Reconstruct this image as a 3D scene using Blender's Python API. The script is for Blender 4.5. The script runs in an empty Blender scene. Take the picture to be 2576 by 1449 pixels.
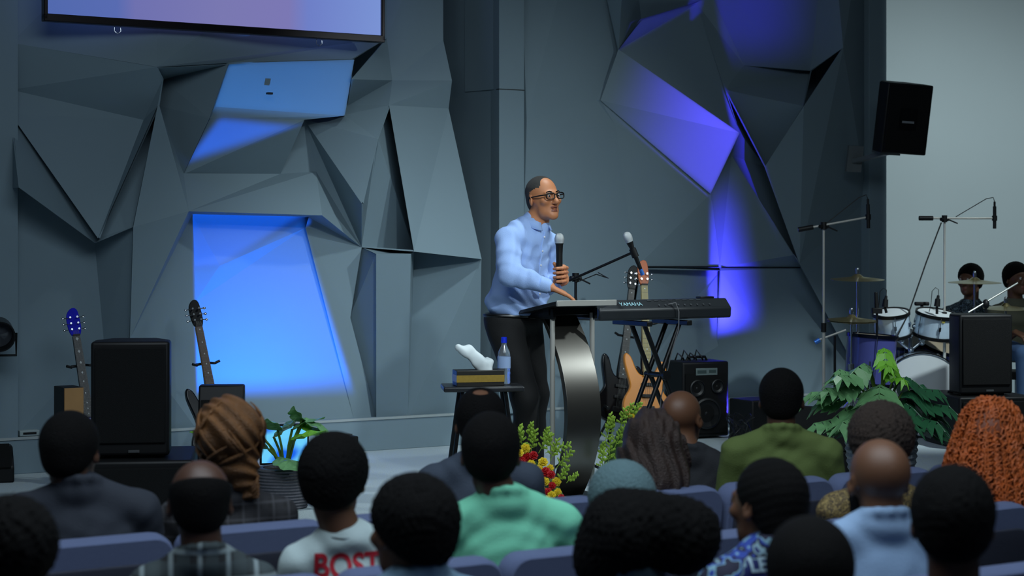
import bpy, math, random
import numpy as np
from mathutils import Vector, Matrix, Quaternion, noise
from mathutils.bvhtree import BVHTree

# ---------------------------------------------------------------- camera
FPX = 4500.0            # focal length in pixels of the 2576 px wide frame
TH = math.radians(30.7) # the back wall and the seat rows recede to the right by this angle
ZC, HZ = 1.77, 612.0    # camera height, horizon row
STG = 0.39              # stage height
CW = 10.85              # distance (square to the wall) of the wall's datum plane
sn, cs, tn = math.sin(TH), math.cos(TH), math.tan(TH)
scene = bpy.context.scene
cam = bpy.data.cameras.new('camera')
cam.sensor_width = 36.0
cam.lens = FPX / 2576 * 36.0
cam.shift_y = -(724.5 - HZ) / 2576
cam.clip_end = 100
cam.dof.use_dof = True
cam.dof.focus_distance = 9.9
cam.dof.aperture_fstop = 3.2
camo = bpy.data.objects.new('camera', cam)
camo.location = (0, 0, ZC)
camo.rotation_euler = (math.pi / 2, 0, 0)
scene.collection.objects.link(camo)
scene.camera = camo
scene.view_settings.view_transform = 'Standard'
scene.view_settings.look = 'None'
scene.view_settings.exposure = 0.0
scene.view_settings.gamma = 1.0
scene.view_settings.use_curve_mapping = False

def at(px, py, Y):
    return Vector((Y * (px - 1288) / FPX, Y, ZC + Y * (HZ - py) / FPX))
def rowY(px, c):        # depth at which pixel column px meets the line parallel to the wall at distance c
    return c / cs / (1 - (px - 1288) / FPX * tn)
def onwall(px, py, o=0.0):
    return at(px, py, rowY(px, CW - o))
def W(a, c, z):         # wall frame: a along the wall, c away from the camera, z up
    return Vector((a * cs - c * sn, a * sn + c * cs, z))
def lin(c):
    return tuple(((v / 255 + .055) / 1.055) ** 2.4 if v > 10 else v / 255 / 12.92 for v in c)

# ---------------------------------------------------------------- world and lights
wd = bpy.data.worlds.new('hall_dim_light'); scene.world = wd; wd.use_nodes = True
wd.node_tree.nodes['Background'].inputs[0].default_value = (0.30, 0.42, 0.52, 1)
wd.node_tree.nodes['Background'].inputs[1].default_value = 0.05

def link(o): scene.collection.objects.link(o)
def spot(name, pos, target, color, watts, angle, radius=.12, blend=.6):
    l = bpy.data.lights.new(name, 'SPOT'); l.color = color; l.energy = watts
    l.spot_size = math.radians(angle); l.spot_blend = blend; l.shadow_soft_size = radius
    o = bpy.data.objects.new(name, l); o.location = pos
    o.rotation_euler = (Vector(target) - Vector(pos)).to_track_quat('-Z', 'Y').to_euler(); link(o)
    return o
def area(name, pos, target, color, watts, sx, sy):
    l = bpy.data.lights.new(name, 'AREA'); l.color = color; l.energy = watts; l.shape = 'RECTANGLE'; l.size = sx; l.size_y = sy
    o = bpy.data.objects.new(name, l); o.location = pos
    o.rotation_euler = (Vector(target) - Vector(pos)).to_track_quat('-Z', 'Y').to_euler(); link(o)
    return o
def masked_spot(name, pos, pts, color, watts, soft, radius=.015):
    """a spot with an added node mask that trims its beam to the polygon pts"""
    pos = Vector(pos); ctr = sum((Vector(p) for p in pts), Vector()) / len(pts)
    if not isinstance(soft, (list, tuple)): soft = [soft] * len(pts)
    ang = max((Vector(p) - pos).angle(ctr - pos) for p in pts) * 2.3
    o = spot(name, pos, ctr, color, watts, min(170, math.degrees(ang) + 14), radius, .1)
    l = o.data; l.use_nodes = True; nt = l.node_tree; em = nt.nodes['Emission']
    g = nt.nodes.new('ShaderNodeNewGeometry'); last = None
    for i, p in enumerate(pts):
        a = (Vector(p) - pos).normalized(); b = (Vector(pts[(i + 1) % len(pts)]) - pos).normalized()
        n = a.cross(b).normalized()
        if n.dot((ctr - pos).normalized()) < 0: n.negate()
        d = nt.nodes.new('ShaderNodeVectorMath'); d.operation = 'DOT_PRODUCT'
        nt.links.new(g.outputs['Incoming'], d.inputs[0]); d.inputs[1].default_value = n * INC
        m = nt.nodes.new('ShaderNodeMapRange'); m.interpolation_type = 'SMOOTHSTEP'
        nt.links.new(d.outputs['Value'], m.inputs[0])
        m.inputs[1].default_value = 0.0 if soft[i] > .02 else -soft[i]; m.inputs[2].default_value = soft[i]
        if last is None: last = m.outputs[0]
        else:
            x = nt.nodes.new('ShaderNodeMath'); x.operation = 'MULTIPLY'
            nt.links.new(last, x.inputs[0]); nt.links.new(m.outputs[0], x.inputs[1]); last = x.outputs[0]
    nt.links.new(last, em.inputs['Strength'])
    return o
INC = 1.0

PL = True
KEY = (0.84, .97, 1.0)
def key_light(name, a, c, z, ta, tc, tz, w, ang, bl=.7, r=.10):
    return spot(name, W(a, c, z), W(ta, tc, tz), KEY, w, ang, r, bl)
key_light('key_light', 7.4, 4.5, 4.0, 6.1, 10.85, 1.35, 420, 42, 1.0)
key_light('stage_fill', 5.6, 7.9, 4.7, 5.5, 9.5, .4, 290, 78, 1.0)  # added overhead fill that brightens the stage floor
key_light('side_light', 8.6, 5.3, 4.2, 5.05, 8.1, .9, 420, 24, 1.0)
key_light('left_front_light', 4.0, 3.4, 3.8, 5.0, 9.4, 1.3, 430, 25, 1.0)
key_light('drum_fill', 9.2, 6.4, 4.4, 9.0, 9.4, .9, 800, 30, 1.0)  # fill added to lift the drum kit, no fixture modelled
area('house_light', (0.2, 4.2, 4.6), (0.4, 5.2, 0), (0.76, .90, 1.0), 210, 5.0, 3.0)
def A_(px, c):
    Y = rowY(px, c); return Y * (px - 1288) / FPX * cs + Y * sn
key_light('plant_fill', 7.0, 3.4, 4.4, 6.7, 7.4, .9, 150, 24, 1.0)  # extra fill added to brighten the split-leaf plant
aW = A_(2228, CW - .14)
masked_spot('white_wall_fill', W(10.9, 6.6, 4.3), [W(aW, 11.0, .3), W(15, 11.0, .3), W(15, 11.0, 5), W(aW, 11.0, 5)], (.80, .97, 1.0), 540, [.02, .02, .5, .02], .05)  # added fill, masked so that it brightens the white wall alone
B1c, B2c, PC = (0.0, 0.17, 1.0), (0.0, 0.14, 1.0), (0.06, 0.035, 1.0)
def wp(*l, o=.10): return [onwall(x, y, o) for x, y in l]
up = W(A_(790, 9.75), 9.75, .52)

masked_spot('blue_uplight', up, wp((484, 536), (782, 545), (772, 574), (552, 667), (486, 699)), B2c, 420, .008)
masked_spot('blue_uplight', up, wp((486, 696), (552, 665), (771, 573), (900, 1010), (640, 1018), (500, 1000)), B1c, 320, [.01, .008, .03, .16, .03, .01])
up2 = W(A_(840, 9.2), 9.2, .55)
masked_spot('blue_uplight', up2, wp((541, 262), (772, 296), (756, 308), (463, 440), o=.22), B2c, 480, [.01, .01, .03, .01])
masked_spot('blue_uplight', up2, [onwall(577, 152, .38), onwall(892, 146, .42), onwall(867, 294, .30), onwall(534, 272, .28)], (.06, .33, 1.0), 330, .008)
masked_spot('blue_uplight', up2, wp((200, 198), (345, 190), (335, 240), (215, 250)), (.02, .15, 1.0), 60, .04)
def pr(x, y, o=.45): return onwall(x, y, o)
vs = onwall(1838, 1062, .8); vs2 = W(8.4, 7.0, 4.4)
masked_spot('violet_light', vs2, [pr(1557, 126, .16), pr(1858, 334, .44), pr(1787, 486, .26), pr(1513, 252, .14)], (.12, .07, 1.0), 2800, [.003, .003, .003, .26])
masked_spot('violet_light', vs2, [pr(1825, 224, .22), pr(1880, 310, .26), pr(1925, 420, .30), pr(2012, 665, .30), pr(1838, 392, .22)], (.06, .035, 1.0), 1500, [.004, .004, .006, .05, .004])
masked_spot('violet_light', vs, [pr(1785, 484, .3), pr(1880, 470, .3), pr(1930, 860, .2), pr(1795, 880, .2)], (.07, .05, 1.0), 1100, [.1, .25, .16, .02])
masked_spot('violet_light', vs, [pr(1640, 500, .3), pr(1812, 485, .3), pr(1812, 676, .3), pr(1600, 672, .3)], PC, 34, [.3, .01, .01, .4])
masked_spot('violet_light', vs2, [pr(1607, 50, .20), pr(1755, 8, .08), pr(1556, 124, .10)], (.07, .04, 1.0), 330, .004)
masked_spot('violet_light', vs2, [pr(1812, -200, .3), pr(2120, -60, .3), pr(2110, 170, .3), pr(1872, 172, .3)], PC, 300, [.05, .2, .10, .008])
masked_spot('violet_light', vs2, [pr(1790, -60, .3), pr(1815, -30, .3), pr(1812, 5, .3), pr(1785, 27, .3)], (.05, .03, 1.0), 330, .004)

# ---------------------------------------------------------------- materials
_m = {}
def mat(name, rgb, rough=.6, metal=0.0, bump=0.0, bscale=200.0, var=0.0, vscale=8.0, emit=0.0, alpha=1.0, trans=0.0, spec=.5, sheen=0.0):
    if name in _m: return _m[name]
    m = bpy.data.materials.new(name); m.use_nodes = True; nt = m.node_tree; b = nt.nodes['Principled BSDF']
    c = lin(rgb) + (1,)
    b.inputs['Base Color'].default_value = c; b.inputs['Roughness'].default_value = rough; b.inputs['Metallic'].default_value = metal
    b.inputs['Specular IOR Level'].default_value = spec
    if sheen: b.inputs['Sheen Weight'].default_value = sheen
    if trans: b.inputs['Transmission Weight'].default_value = trans
    if alpha < 1: b.inputs['Alpha'].default_value = alpha
    tc = nt.nodes.new('ShaderNodeTexCoord')
    n = nt.nodes.new('ShaderNodeTexNoise'); n.inputs['Scale'].default_value = vscale; n.inputs['Detail'].default_value = 4
    nt.links.new(tc.outputs['Object'], n.inputs['Vector'])
    v = var if var else .06
    mx = nt.nodes.new('ShaderNodeMix'); mx.data_type = 'RGBA'
    nt.links.new(n.outputs['Fac'], mx.inputs['Factor'])
    mx.inputs['A'].default_value = tuple(x * (1 - v) for x in c[:3]) + (1,); mx.inputs['B'].default_value = tuple(min(1, x * (1 + v)) for x in c[:3]) + (1,)
    nt.links.new(mx.outputs['Result'], b.inputs['Base Color'])
    if emit:
        b.inputs['Emission Color'].default_value = c; b.inputs['Emission Strength'].default_value = emit
    if bump:
        n2 = nt.nodes.new('ShaderNodeTexNoise'); n2.inputs['Scale'].default_value = bscale; n2.inputs['Detail'].default_value = 3
        nt.links.new(tc.outputs['Object'], n2.inputs['Vector'])
        bp = nt.nodes.new('ShaderNodeBump'); bp.inputs['Strength'].default_value = bump; bp.inputs['Distance'].default_value = .01
        nt.links.new(n2.outputs['Fac'], bp.inputs['Height']); nt.links.new(bp.outputs['Normal'], b.inputs['Normal'])
    _m[name] = m
    return m
def base_in(m):
    nt = m.node_tree; b = nt.nodes['Principled BSDF']
    for l in list(nt.links):
        if l.to_socket == b.inputs['Base Color']: nt.links.remove(l)
    return nt, b
def plaid(name, c0, c1, c2, period, axes='XZ'):
    m = mat(name, c0, .8, bump=.2, bscale=300); nt, b = base_in(m)
    tc = nt.nodes.new('ShaderNodeTexCoord'); sp = nt.nodes.new('ShaderNodeSeparateXYZ'); nt.links.new(tc.outputs['Object'], sp.inputs[0])
    def stripe(ax, per, th, ph):
        a = nt.nodes.new('ShaderNodeMath'); a.operation = 'MULTIPLY_ADD'; nt.links.new(sp.outputs[ax], a.inputs[0]); a.inputs[1].default_value = 2 * math.pi / per; a.inputs[2].default_value = ph
        s = nt.nodes.new('ShaderNodeMath'); s.operation = 'SINE'; nt.links.new(a.outputs[0], s.inputs[0])
        g = nt.nodes.new('ShaderNodeMapRange'); nt.links.new(s.outputs[0], g.inputs[0]); g.inputs[1].default_value = th - .15; g.inputs[2].default_value = th + .15
        return g.outputs[0]
    def mixc(f, A, Bc, k):
        x = nt.nodes.new('ShaderNodeMath'); x.operation = 'MULTIPLY'; nt.links.new(f, x.inputs[0]); x.inputs[1].default_value = k
        mx = nt.nodes.new('ShaderNodeMix'); mx.data_type = 'RGBA'; nt.links.new(x.outputs[0], mx.inputs['Factor'])
        if isinstance(A, tuple): mx.inputs['A'].default_value = A
        else: nt.links.new(A, mx.inputs['A'])
        mx.inputs['B'].default_value = Bc
        return mx.outputs['Result']
    L = lambda c: lin(c) + (1,)
    r = mixc(stripe('X', period, .1, 0), L(c0), L(c1), .6)
    r = mixc(stripe('Z', period, .1, .7), r, L(c1), .6)
    r = mixc(stripe('X', period, .9, 2.6), r, L(c2), .8)
    r = mixc(stripe('Z', period, .9, 3.2), r, L(c2), .8)
    nt.links.new(r, b.inputs['Base Color'])
    return m
def blotch(name, cols, scale, rough=.8, kind='NOISE'):
    m = mat(name, cols[0], rough, bump=.2, bscale=300); nt, b = base_in(m)
    tc = nt.nodes.new('ShaderNodeTexCoord')
    if kind == 'VORONOI':
        n = nt.nodes.new('ShaderNodeTexVoronoi'); n.inputs['Scale'].default_value = scale; out = n.outputs['Color']
    else:
        n = nt.nodes.new('ShaderNodeTexNoise'); n.inputs['Scale'].default_value = scale; n.inputs['Detail'].default_value = 2; out = n.outputs['Fac']
    nt.links.new(tc.outputs['Object'], n.inputs['Vector'])
    r = nt.nodes.new('ShaderNodeValToRGB'); r.color_ramp.interpolation = 'CONSTANT'
    k = len(cols); lo, hi = (.0, 1.0) if kind == 'VORONOI' else (.38, .62)
    r.color_ramp.elements[0].position = 0; r.color_ramp.elements[0].color = lin(cols[0]) + (1,)
    r.color_ramp.elements[1].position = lo + (hi - lo) / k; r.color_ramp.elements[1].color = lin(cols[1]) + (1,)
    for i in range(2, k):
        e = r.color_ramp.elements.new(lo + (hi - lo) * i / k); e.color = lin(cols[i]) + (1,)
    nt.links.new(out, r.inputs[0]); nt.links.new(r.outputs[0], b.inputs['Base Color'])
    return m
M_wall = mat('wall_paint', (118, 138, 149), .75, bump=.06, bscale=30, var=.04, vscale=2)
M_white = mat('white_wall_paint', (190, 200, 203), .8, var=.03, vscale=1.5)
M_black = mat('black_plastic', (15, 16, 18), .5, spec=.3)
M_blackm = mat('black_metal', (20, 21, 23), .35, .3)
M_chrome = mat('chrome', (200, 205, 210), .18, 1.0)
M_steel = mat('brushed_steel', (185, 184, 178), .38, .35)
M_carpet = mat('stage_carpet', (182, 196, 202), .95, bump=.5, bscale=150, var=.12, vscale=90)
M_floor = mat('hall_carpet', (60, 66, 80), .95, bump=.4, bscale=150)
M_grille = mat('speaker_grille', (17, 18, 19), .8, spec=.2, bump=.5, bscale=400)

# ---------------------------------------------------------------- mesh helpers
class MB:
    def __init__(s): s.v = []; s.f = []; s.mi = []; s.cur = 0; s.M = Matrix()
    def add(s, vs, fs):
        b = len(s.v); s.v += [tuple(s.M @ Vector(v)) for v in vs]
        s.f += [tuple(b + i for i in f) for f in fs]; s.mi += [s.cur] * len(fs); return s
    def box(s, c, d, R=None, taper=1.0):
        x, y, z = d[0] / 2, d[1] / 2, d[2] / 2; vs = []
        for k in (-1, 1):
            t = taper if k > 0 else 1
            for (i, j) in ((-1, -1), (1, -1), (1, 1), (-1, 1)):
                p = Vector((i * x * t, j * y * t, k * z))
                vs.append((R @ p if R else p) + Vector(c))
        return s.add(vs, [(0, 3, 2, 1), (4, 5, 6, 7), (0, 1, 5, 4), (1, 2, 6, 5), (2, 3, 7, 6), (3, 0, 4, 7)])
    def cyl(s, a, b, r1, r2=None, n=16):
        a, b = Vector(a), Vector(b); r2 = r1 if r2 is None else r2
        q = (b - a).to_track_quat('Z', 'Y'); vs = []
        for p, r in ((a, r1), (b, r2)):
            for i in range(n):
                t = 2 * math.pi * i / n; vs.append(p + q @ Vector((r * math.cos(t), r * math.sin(t), 0)))
        fs = [(i, (i + 1) % n, n + (i + 1) % n, n + i) for i in range(n)] + [tuple(range(n))[::-1], tuple(range(n, 2 * n))]
        return s.add(vs, fs)
    def tube(s, pts, r, n=8, closed=False):
        pts = [Vector(p) for p in pts]; m = len(pts); rs = r if isinstance(r, (list, tuple)) else [r] * m; vs = []
        up0 = None
        for i, p in enumerate(pts):
            if closed: t = pts[(i + 1) % m] - pts[i - 1]
            else: t = pts[min(i + 1, m - 1)] - pts[max(i - 1, 0)]
            t.normalize()
            if up0 is None: up0 = t.orthogonal()
            up0 = (up0 - t * up0.dot(t)).normalized(); w = t.cross(up0)
            for k in range(n):
                a = 2 * math.pi * k / n; vs.append(p + (up0 * math.cos(a) + w * math.sin(a)) * rs[i])
        fs = []
        for i in range(m if closed else m - 1):
            j = (i + 1) % m
            for k in range(n): fs.append((i * n + k, i * n + (k + 1) % n, j * n + (k + 1) % n, j * n + k))
        if not closed: fs += [tuple(range(n))[::-1], tuple(range((m - 1) * n, m * n))]
        return s.add(vs, fs)
    def lathe(s, prof, n=32, c=(0, 0, 0), R=None):
        vs = []; c = Vector(c)
        for (r, z) in prof:
            for i in range(n):
                t = 2 * math.pi * i / n; p = Vector((r * math.cos(t), r * math.sin(t), z)); vs.append((R @ p if R else p) + c)
        m = len(prof); fs = [(i * n + k, i * n + (k + 1) % n, (i + 1) * n + (k + 1) % n, (i + 1) * n + k) for i in range(m - 1) for k in range(n)]
        return s.add(vs, fs)
    def ell(s, c, r, R=None, n=16, m=10):
        prof = [(math.sin(math.pi * i / m), -math.cos(math.pi * i / m)) for i in range(m + 1)]; vs = []; c = Vector(c)
        for (a, z) in prof:
            for i in range(n):
                t = 2 * math.pi * i / n; p = Vector((a * math.cos(t) * r[0], a * math.sin(t) * r[1], z * r[2])); vs.append((R @ p if R else p) + c)
        return s.add(vs, [(i * n + k, i * n + (k + 1) % n, (i + 1) * n + (k + 1) % n, (i + 1) * n + k) for i in range(m) for k in range(n)])
    def prism(s, pts, d, f=None):
        """outline pts (x,z) extruded from y=0 to y=d; f maps each vertex"""
        n = len(pts); vs = [(x, 0, z) for x, z in pts] + [(x, d, z) for x, z in pts]
        if f: vs = [f(*v) for v in vs]
        return s.add(vs, [tuple(range(n)), tuple(range(n, 2 * n))[::-1]] + [(i, n + i, n + (i + 1) % n, (i + 1) % n) for i in range(n)])
def newobj(name, v, f, mats, parent=None, mi=None, smooth=False, bevel=0.0, seg=2):
    me = bpy.data.meshes.new(name); me.from_pydata([tuple(x) for x in v], [], [tuple(x) for x in f])
    for m in (mats if isinstance(mats, (list, tuple)) else [mats]): me.materials.append(m)
    if mi is not None and len(mi): me.polygons.foreach_set('material_index', list(mi))
    if smooth: me.polygons.foreach_set('use_smooth', [True] * len(me.polygons))
    me.update(); o = bpy.data.objects.new(name, me); link(o)
    if parent: o.parent = parent
    if bevel:
        b = o.modifiers.new('bevel', 'BEVEL'); b.width = bevel; b.segments = seg; b.limit_method = 'ANGLE'; b.angle_limit = math.radians(40)
        b.harden_normals = False
    if smooth == 'auto':
        for p in me.polygons: p.use_smooth = True
        try: me.set_sharp_from_angle(angle=math.radians(38))
        except Exception: pass
    return o
def build(mb, name, mats, parent=None, smooth='auto', bevel=0.0, seg=2, label=None):
    o = newobj(name, mb.v, mb.f, mats, parent, mb.mi, smooth, bevel, seg)
    if label: o['label'] = label
    return o
def thing(name, label, cat, loc=(0, 0, 0), rz=0.0, group=None):
    o = bpy.data.objects.new(name, None); o.empty_display_size = .1; link(o); o.location = loc; o.rotation_euler = (0, 0, rz)
    return tag(o, label, cat, group)
def tag(o, label, cat, group=None):
    o['label'] = label; o['category'] = cat
    if group: o['group'] = group
    return o
def struct(o, label=None):
    o['kind'] = 'structure'
    if label: o['label'] = label
    return o
def copy_tree(o, parent=None):
    c = o.copy(); link(c); c.parent = parent
    for ch in list(o.children): copy_tree(ch, c)
    return c
def rot(ax, deg): return Matrix.Rotation(math.radians(deg), 3, ax)
def text(body, size, extr=.0008, off=0.0):
    cu = bpy.data.curves.new('t', 'FONT'); cu.body = body; cu.size = size; cu.extrude = extr; cu.offset = off; cu.align_x = 'CENTER'; cu.align_y = 'CENTER'
    o = bpy.data.objects.new('t', cu); link(o); bpy.context.view_layer.update()
    me = bpy.data.meshes.new_from_object(o.evaluated_get(bpy.context.evaluated_depsgraph_get()))
    v = [x.co.copy() for x in me.vertices]; f = [tuple(p.vertices) for p in me.polygons]
    bpy.data.objects.remove(o); bpy.data.meshes.remove(me)
    return v, f

# signed-distance modelling: smooth unions meshed with surface nets
class SDF:
    def __init__(s, lo, hi, h):
        s.lo = np.array(lo, float); s.h = h; s.n = np.maximum(2, np.ceil((np.array(hi) - s.lo) / h).astype(int) + 1)
        s.D = np.full(s.n, .5); s.R = np.eye(3); s.o = np.zeros(3)
    def frame(s, R=None, o=(0, 0, 0)):
        s.R = np.eye(3) if R is None else np.array(R, float); s.o = np.array(o, float)
    def grid(s, sl=None):
        if sl is None: sl = [slice(0, n) for n in s.n]
        ax = [s.lo[i] + np.arange(sl[i].start, sl[i].stop) * s.h for i in range(3)]
        return ax[0][:, None, None], ax[1][None, :, None], ax[2][None, None, :]
    def _sl(s, c, ext):
        a = np.floor((c - ext - s.lo) / s.h).astype(int); b = np.ceil((c + ext - s.lo) / s.h).astype(int) + 1
        a = np.clip(a, 0, s.n); b = np.clip(b, 0, s.n)
        if np.any(b <= a): return None
        return tuple(slice(int(a[i]), int(b[i])) for i in range(3))
    def _app(s, sl, d, k, sub):
        A = s.D[sl]
        if sub:
            d = -d
            h = np.clip(.5 - .5 * (A - d) / k, 0, 1); s.D[sl] = A * (1 - h) + d * h + k * h * (1 - h)
        else:
            h = np.clip(.5 + .5 * (A - d) / k, 0, 1); s.D[sl] = A * (1 - h) + d * h - k * h * (1 - h)
    def ell(s, c, r, rotm=None, k=.02, sub=False):
        r = np.array(r, float); c = s.R @ np.array(c, float) + s.o
        R = s.R if rotm is None else s.R @ np.array(rotm, float)
        sl = s._sl(c, np.full(3, r.max() + k * 1.6 + 3 * s.h))
        if sl is None: return s
        X, Y, Z = s.grid(sl); X = X - c[0]; Y = Y - c[1]; Z = Z - c[2]
        p = [R[0, i] * X + R[1, i] * Y + R[2, i] * Z for i in range(3)]
        k0 = np.sqrt(sum((p[i] / r[i]) ** 2 for i in range(3))); k1 = np.sqrt(sum((p[i] / r[i] ** 2) ** 2 for i in range(3))) + 1e-9
        s._app(sl, np.where(k0 < .15, -r.min() * (1 - k0), k0 * (k0 - 1) / k1), k, sub); return s
    def cap(s, a, b, ra, rb=None, k=.02, sub=False):
        rb = ra if rb is None else rb
        a = s.R @ np.array(a, float) + s.o; b = s.R @ np.array(b, float) + s.o
        sl = s._sl((a + b) / 2, np.abs(b - a) / 2 + max(ra, rb) + k * 1.6 + 3 * s.h)
        if sl is None: return s
        X, Y, Z = s.grid(sl); ab = b - a; L = ab @ ab + 1e-12
        t = np.clip(((X - a[0]) * ab[0] + (Y - a[1]) * ab[1] + (Z - a[2]) * ab[2]) / L, 0, 1)
        d = np.sqrt((X - a[0] - t * ab[0]) ** 2 + (Y - a[1] - t * ab[1]) ** 2 + (Z - a[2] - t * ab[2]) ** 2) - (ra + (rb - ra) * t)
        s._app(sl, d, k, sub); return s
    def path(s, pts, rs, k=.01, sub=False):
        for i in range(len(pts) - 1): s.cap(pts[i], pts[i + 1], rs[i], rs[i + 1], k, sub)
        return s
    def local(s, sl=None):
        X, Y, Z = s.grid(sl); X = X - s.o[0]; Y = Y - s.o[1]; Z = Z - s.o[2]
        return [s.R[0, i] * X + s.R[1, i] * Y + s.R[2, i] * Z for i in range(3)]
    def cut(s, fn, k=.01):      # keep where fn(local xyz) > 0
        d = -fn(*s.local()); h = np.clip(.5 - .5 * (s.D - d) / k, 0, 1); s.D = s.D * (1 - h) + d * h + k * h * (1 - h); return s
    def disp(s, fn): s.D = s.D + fn(*s.local()); return s
    def mesh(s):
        D = s.D.copy(); h = s.h
        for ax in range(3):
            for e in (0, -1):
                ix = [slice(None)] * 3; ix[ax] = e; D[tuple(ix)] = np.maximum(D[tuple(ix)], h * .5)
        S = D < 0; nx, ny, nz = D.shape; cn = (nx - 1, ny - 1, nz - 1)
        acc = np.zeros(cn + (3,)); cnt = np.zeros(cn)
        for ax in range(3):
            oth = [i for i in range(3) if i != ax]
            for p in (0, 1):
                for q in (0, 1):
                    off = [0, 0, 0]; off[oth[0]] = p; off[oth[1]] = q; o2 = list(off); o2[ax] = 1
                    A = D[off[0]:off[0] + cn[0], off[1]:off[1] + cn[1], off[2]:off[2] + cn[2]]; Bq = D[o2[0]:o2[0] + cn[0], o2[1]:o2[1] + cn[1], o2[2]:o2[2] + cn[2]]
                    cr = (A < 0) != (Bq < 0); t = np.where(cr, A / np.where(cr, A - Bq, 1), 0)
                    cnt += cr
                    for i in range(3): acc[..., i] += np.where(cr, (t if i == ax else off[i]), 0)
        m = cnt > 0; vid = np.full(cn, -1); vid[m] = np.arange(m.sum()); idx = np.argwhere(m)
        v = s.lo + (idx + acc[m] / cnt[m][:, None]) * h; F = []
        for ax in range(3):
            a, b = [(1, 2), (2, 0), (0, 1)][ax]
            sl0 = [slice(1, n - 1) for n in D.shape]; sl0[ax] = slice(0, D.shape[ax] - 1); sl1 = list(sl0); sl1[ax] = slice(1, D.shape[ax])
            A = S[tuple(sl0)]; Bq = S[tuple(sl1)]
            for sg, msk in ((1, A & ~Bq), (-1, ~A & Bq)):
                g = np.argwhere(msk)
                if not len(g): continue
                g = g + np.array([1 if i != ax else 0 for i in range(3)])
                q = []
                for (da, db) in ((-1, -1), (0, -1), (0, 0), (-1, 0)):
                    c = g.copy(); c[:, a] += da; c[:, b] += db; q.append(vid[c[:, 0], c[:, 1], c[:, 2]])
                q = np.stack(q, 1); F.append(q if sg > 0 else q[:, ::-1])
        return v, (np.concatenate(F) if F else np.zeros((0, 4), int))
    def build(s, name, mats, parent=None, mf=None, label=None, off=(0, 0, 0)):
        v, f = s.mesh(); mi = None
        if mf is not None:
            c = v[f].mean(1); c = (c - s.o) @ s.R; mi = mf(c).astype(int)
        o = newobj(name, v - np.array(off), f.tolist(), mats, parent, mi, True)
        if label: o['label'] = label
        return o
# ---------------------------------------------------------------- setting
def wbox(name, a0, a1, c0, c1, z0, z1, m, bevel=0):
    mb = MB(); vs = [W(a, c, z) for z in (z0, z1) for (a, c) in ((a0, c0), (a1, c0), (a1, c1), (a0, c1))]
    mb.add(vs, [(0, 3, 2, 1), (4, 5, 6, 7), (0, 1, 5, 4), (1, 2, 6, 5), (2, 3, 7, 6), (3, 0, 4, 7)])
    return struct(build(mb, name, m, None, False, bevel))
def aof(px, c):         # wall-frame a of pixel column px on the line at distance c
    Y = rowY(px, c); X = Y * (px - 1288) / FPX; return X * cs + Y * sn
wbox('floor', -9, 16, -4, 12.2, -.05, 0, M_floor)
wbox('floor_stage', -6, 16, 7.35, 12.0, 0, STG, M_carpet)
aL, aC0, aC1, aR0, aR1 = aof(28, CW), aof(1243, CW - .12), aof(1306, CW - .12), aof(2182, CW - .12), aof(2226, CW - .12)
wbox('trim_1', -6, aR1, 10.7, 11.6, STG, STG + .215, M_wall, .004)
M_edge = mat('ledge_edging', (160, 170, 172), .5)
wbox('trim_2', -6, aR1, 10.692, 10.72, STG + .205, STG + .22, M_edge)
wbox('wall_back', -6, aR1 + .05, 11.35, 11.5, STG, 5.2, M_wall)
wbox('wall_pillar_left', -6, aL, 10.70, 11.4, STG + .2, 5.2, M_wall)
wbox('wall_pillar_centre', aC0, aC1, 10.66, 11.4, STG + .2, 5.2, M_wall, .004)
wbox('wall_pillar_right', aR0, aR1, CW - .14, 11.6, STG + .2, 5.2, M_wall, .004)
wbox('wall_right', aR1 - .05, 16, 11.45, 11.6, STG, 5.2, M_white)
wbox('wall_far_left', -6.1, -6, -4, 12, 0, 5.2, M_wall)
# recessed dark strip between the relief and the centre pillar, with a panel seam
mb = MB(); a0_, a1_ = aof(1100, 11.3), aC0 + .01
mb.add([W(a0_, 11.3, STG + .2), W(a1_, 10.74, STG + .2), W(a1_, 11.34, STG + .2), W(a0_, 11.3, 5.2), W(a1_, 10.74, 5.2), W(a1_, 11.34, 5.2)], [(0, 1, 4, 3), (1, 2, 5, 4), (0, 3, 5, 2), (0, 2, 1), (3, 4, 5)])
struct(build(mb, 'wall_recess', M_wall, None, False))
mb = MB(); k_ = .5; p0 = W(a0_ + (a1_ - a0_) * k_, 11.3 - .56 * k_, 0); p1_ = W(a1_ - .005, 10.74, 0); nrm = Vector((-.78 * cs + .62 * sn, -.78 * sn - .62 * cs, 0)) * .012; zb_ = onwall(1180, 226, 0).z
mb.add([p + Vector((0, 0, z)) + n_ for z in (zb_, 5.2) for p, n_ in ((p0, nrm), (p1_, nrm), (p1_, Vector()), (p0, Vector()))], [(0, 1, 2, 3), (4, 7, 6, 5), (0, 4, 5, 1), (1, 5, 6, 2), (2, 6, 7, 3), (3, 7, 4, 0)])
struct(build(mb, 'trim_3', M_wall, None, False))
zc_ = at(1275, 226, rowY(1275, 10.66)).z; wbox('trim_4', aC0 - .001, aC1 + .001, 10.658, 10.70, zc_, zc_ + .006, M_black)
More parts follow.
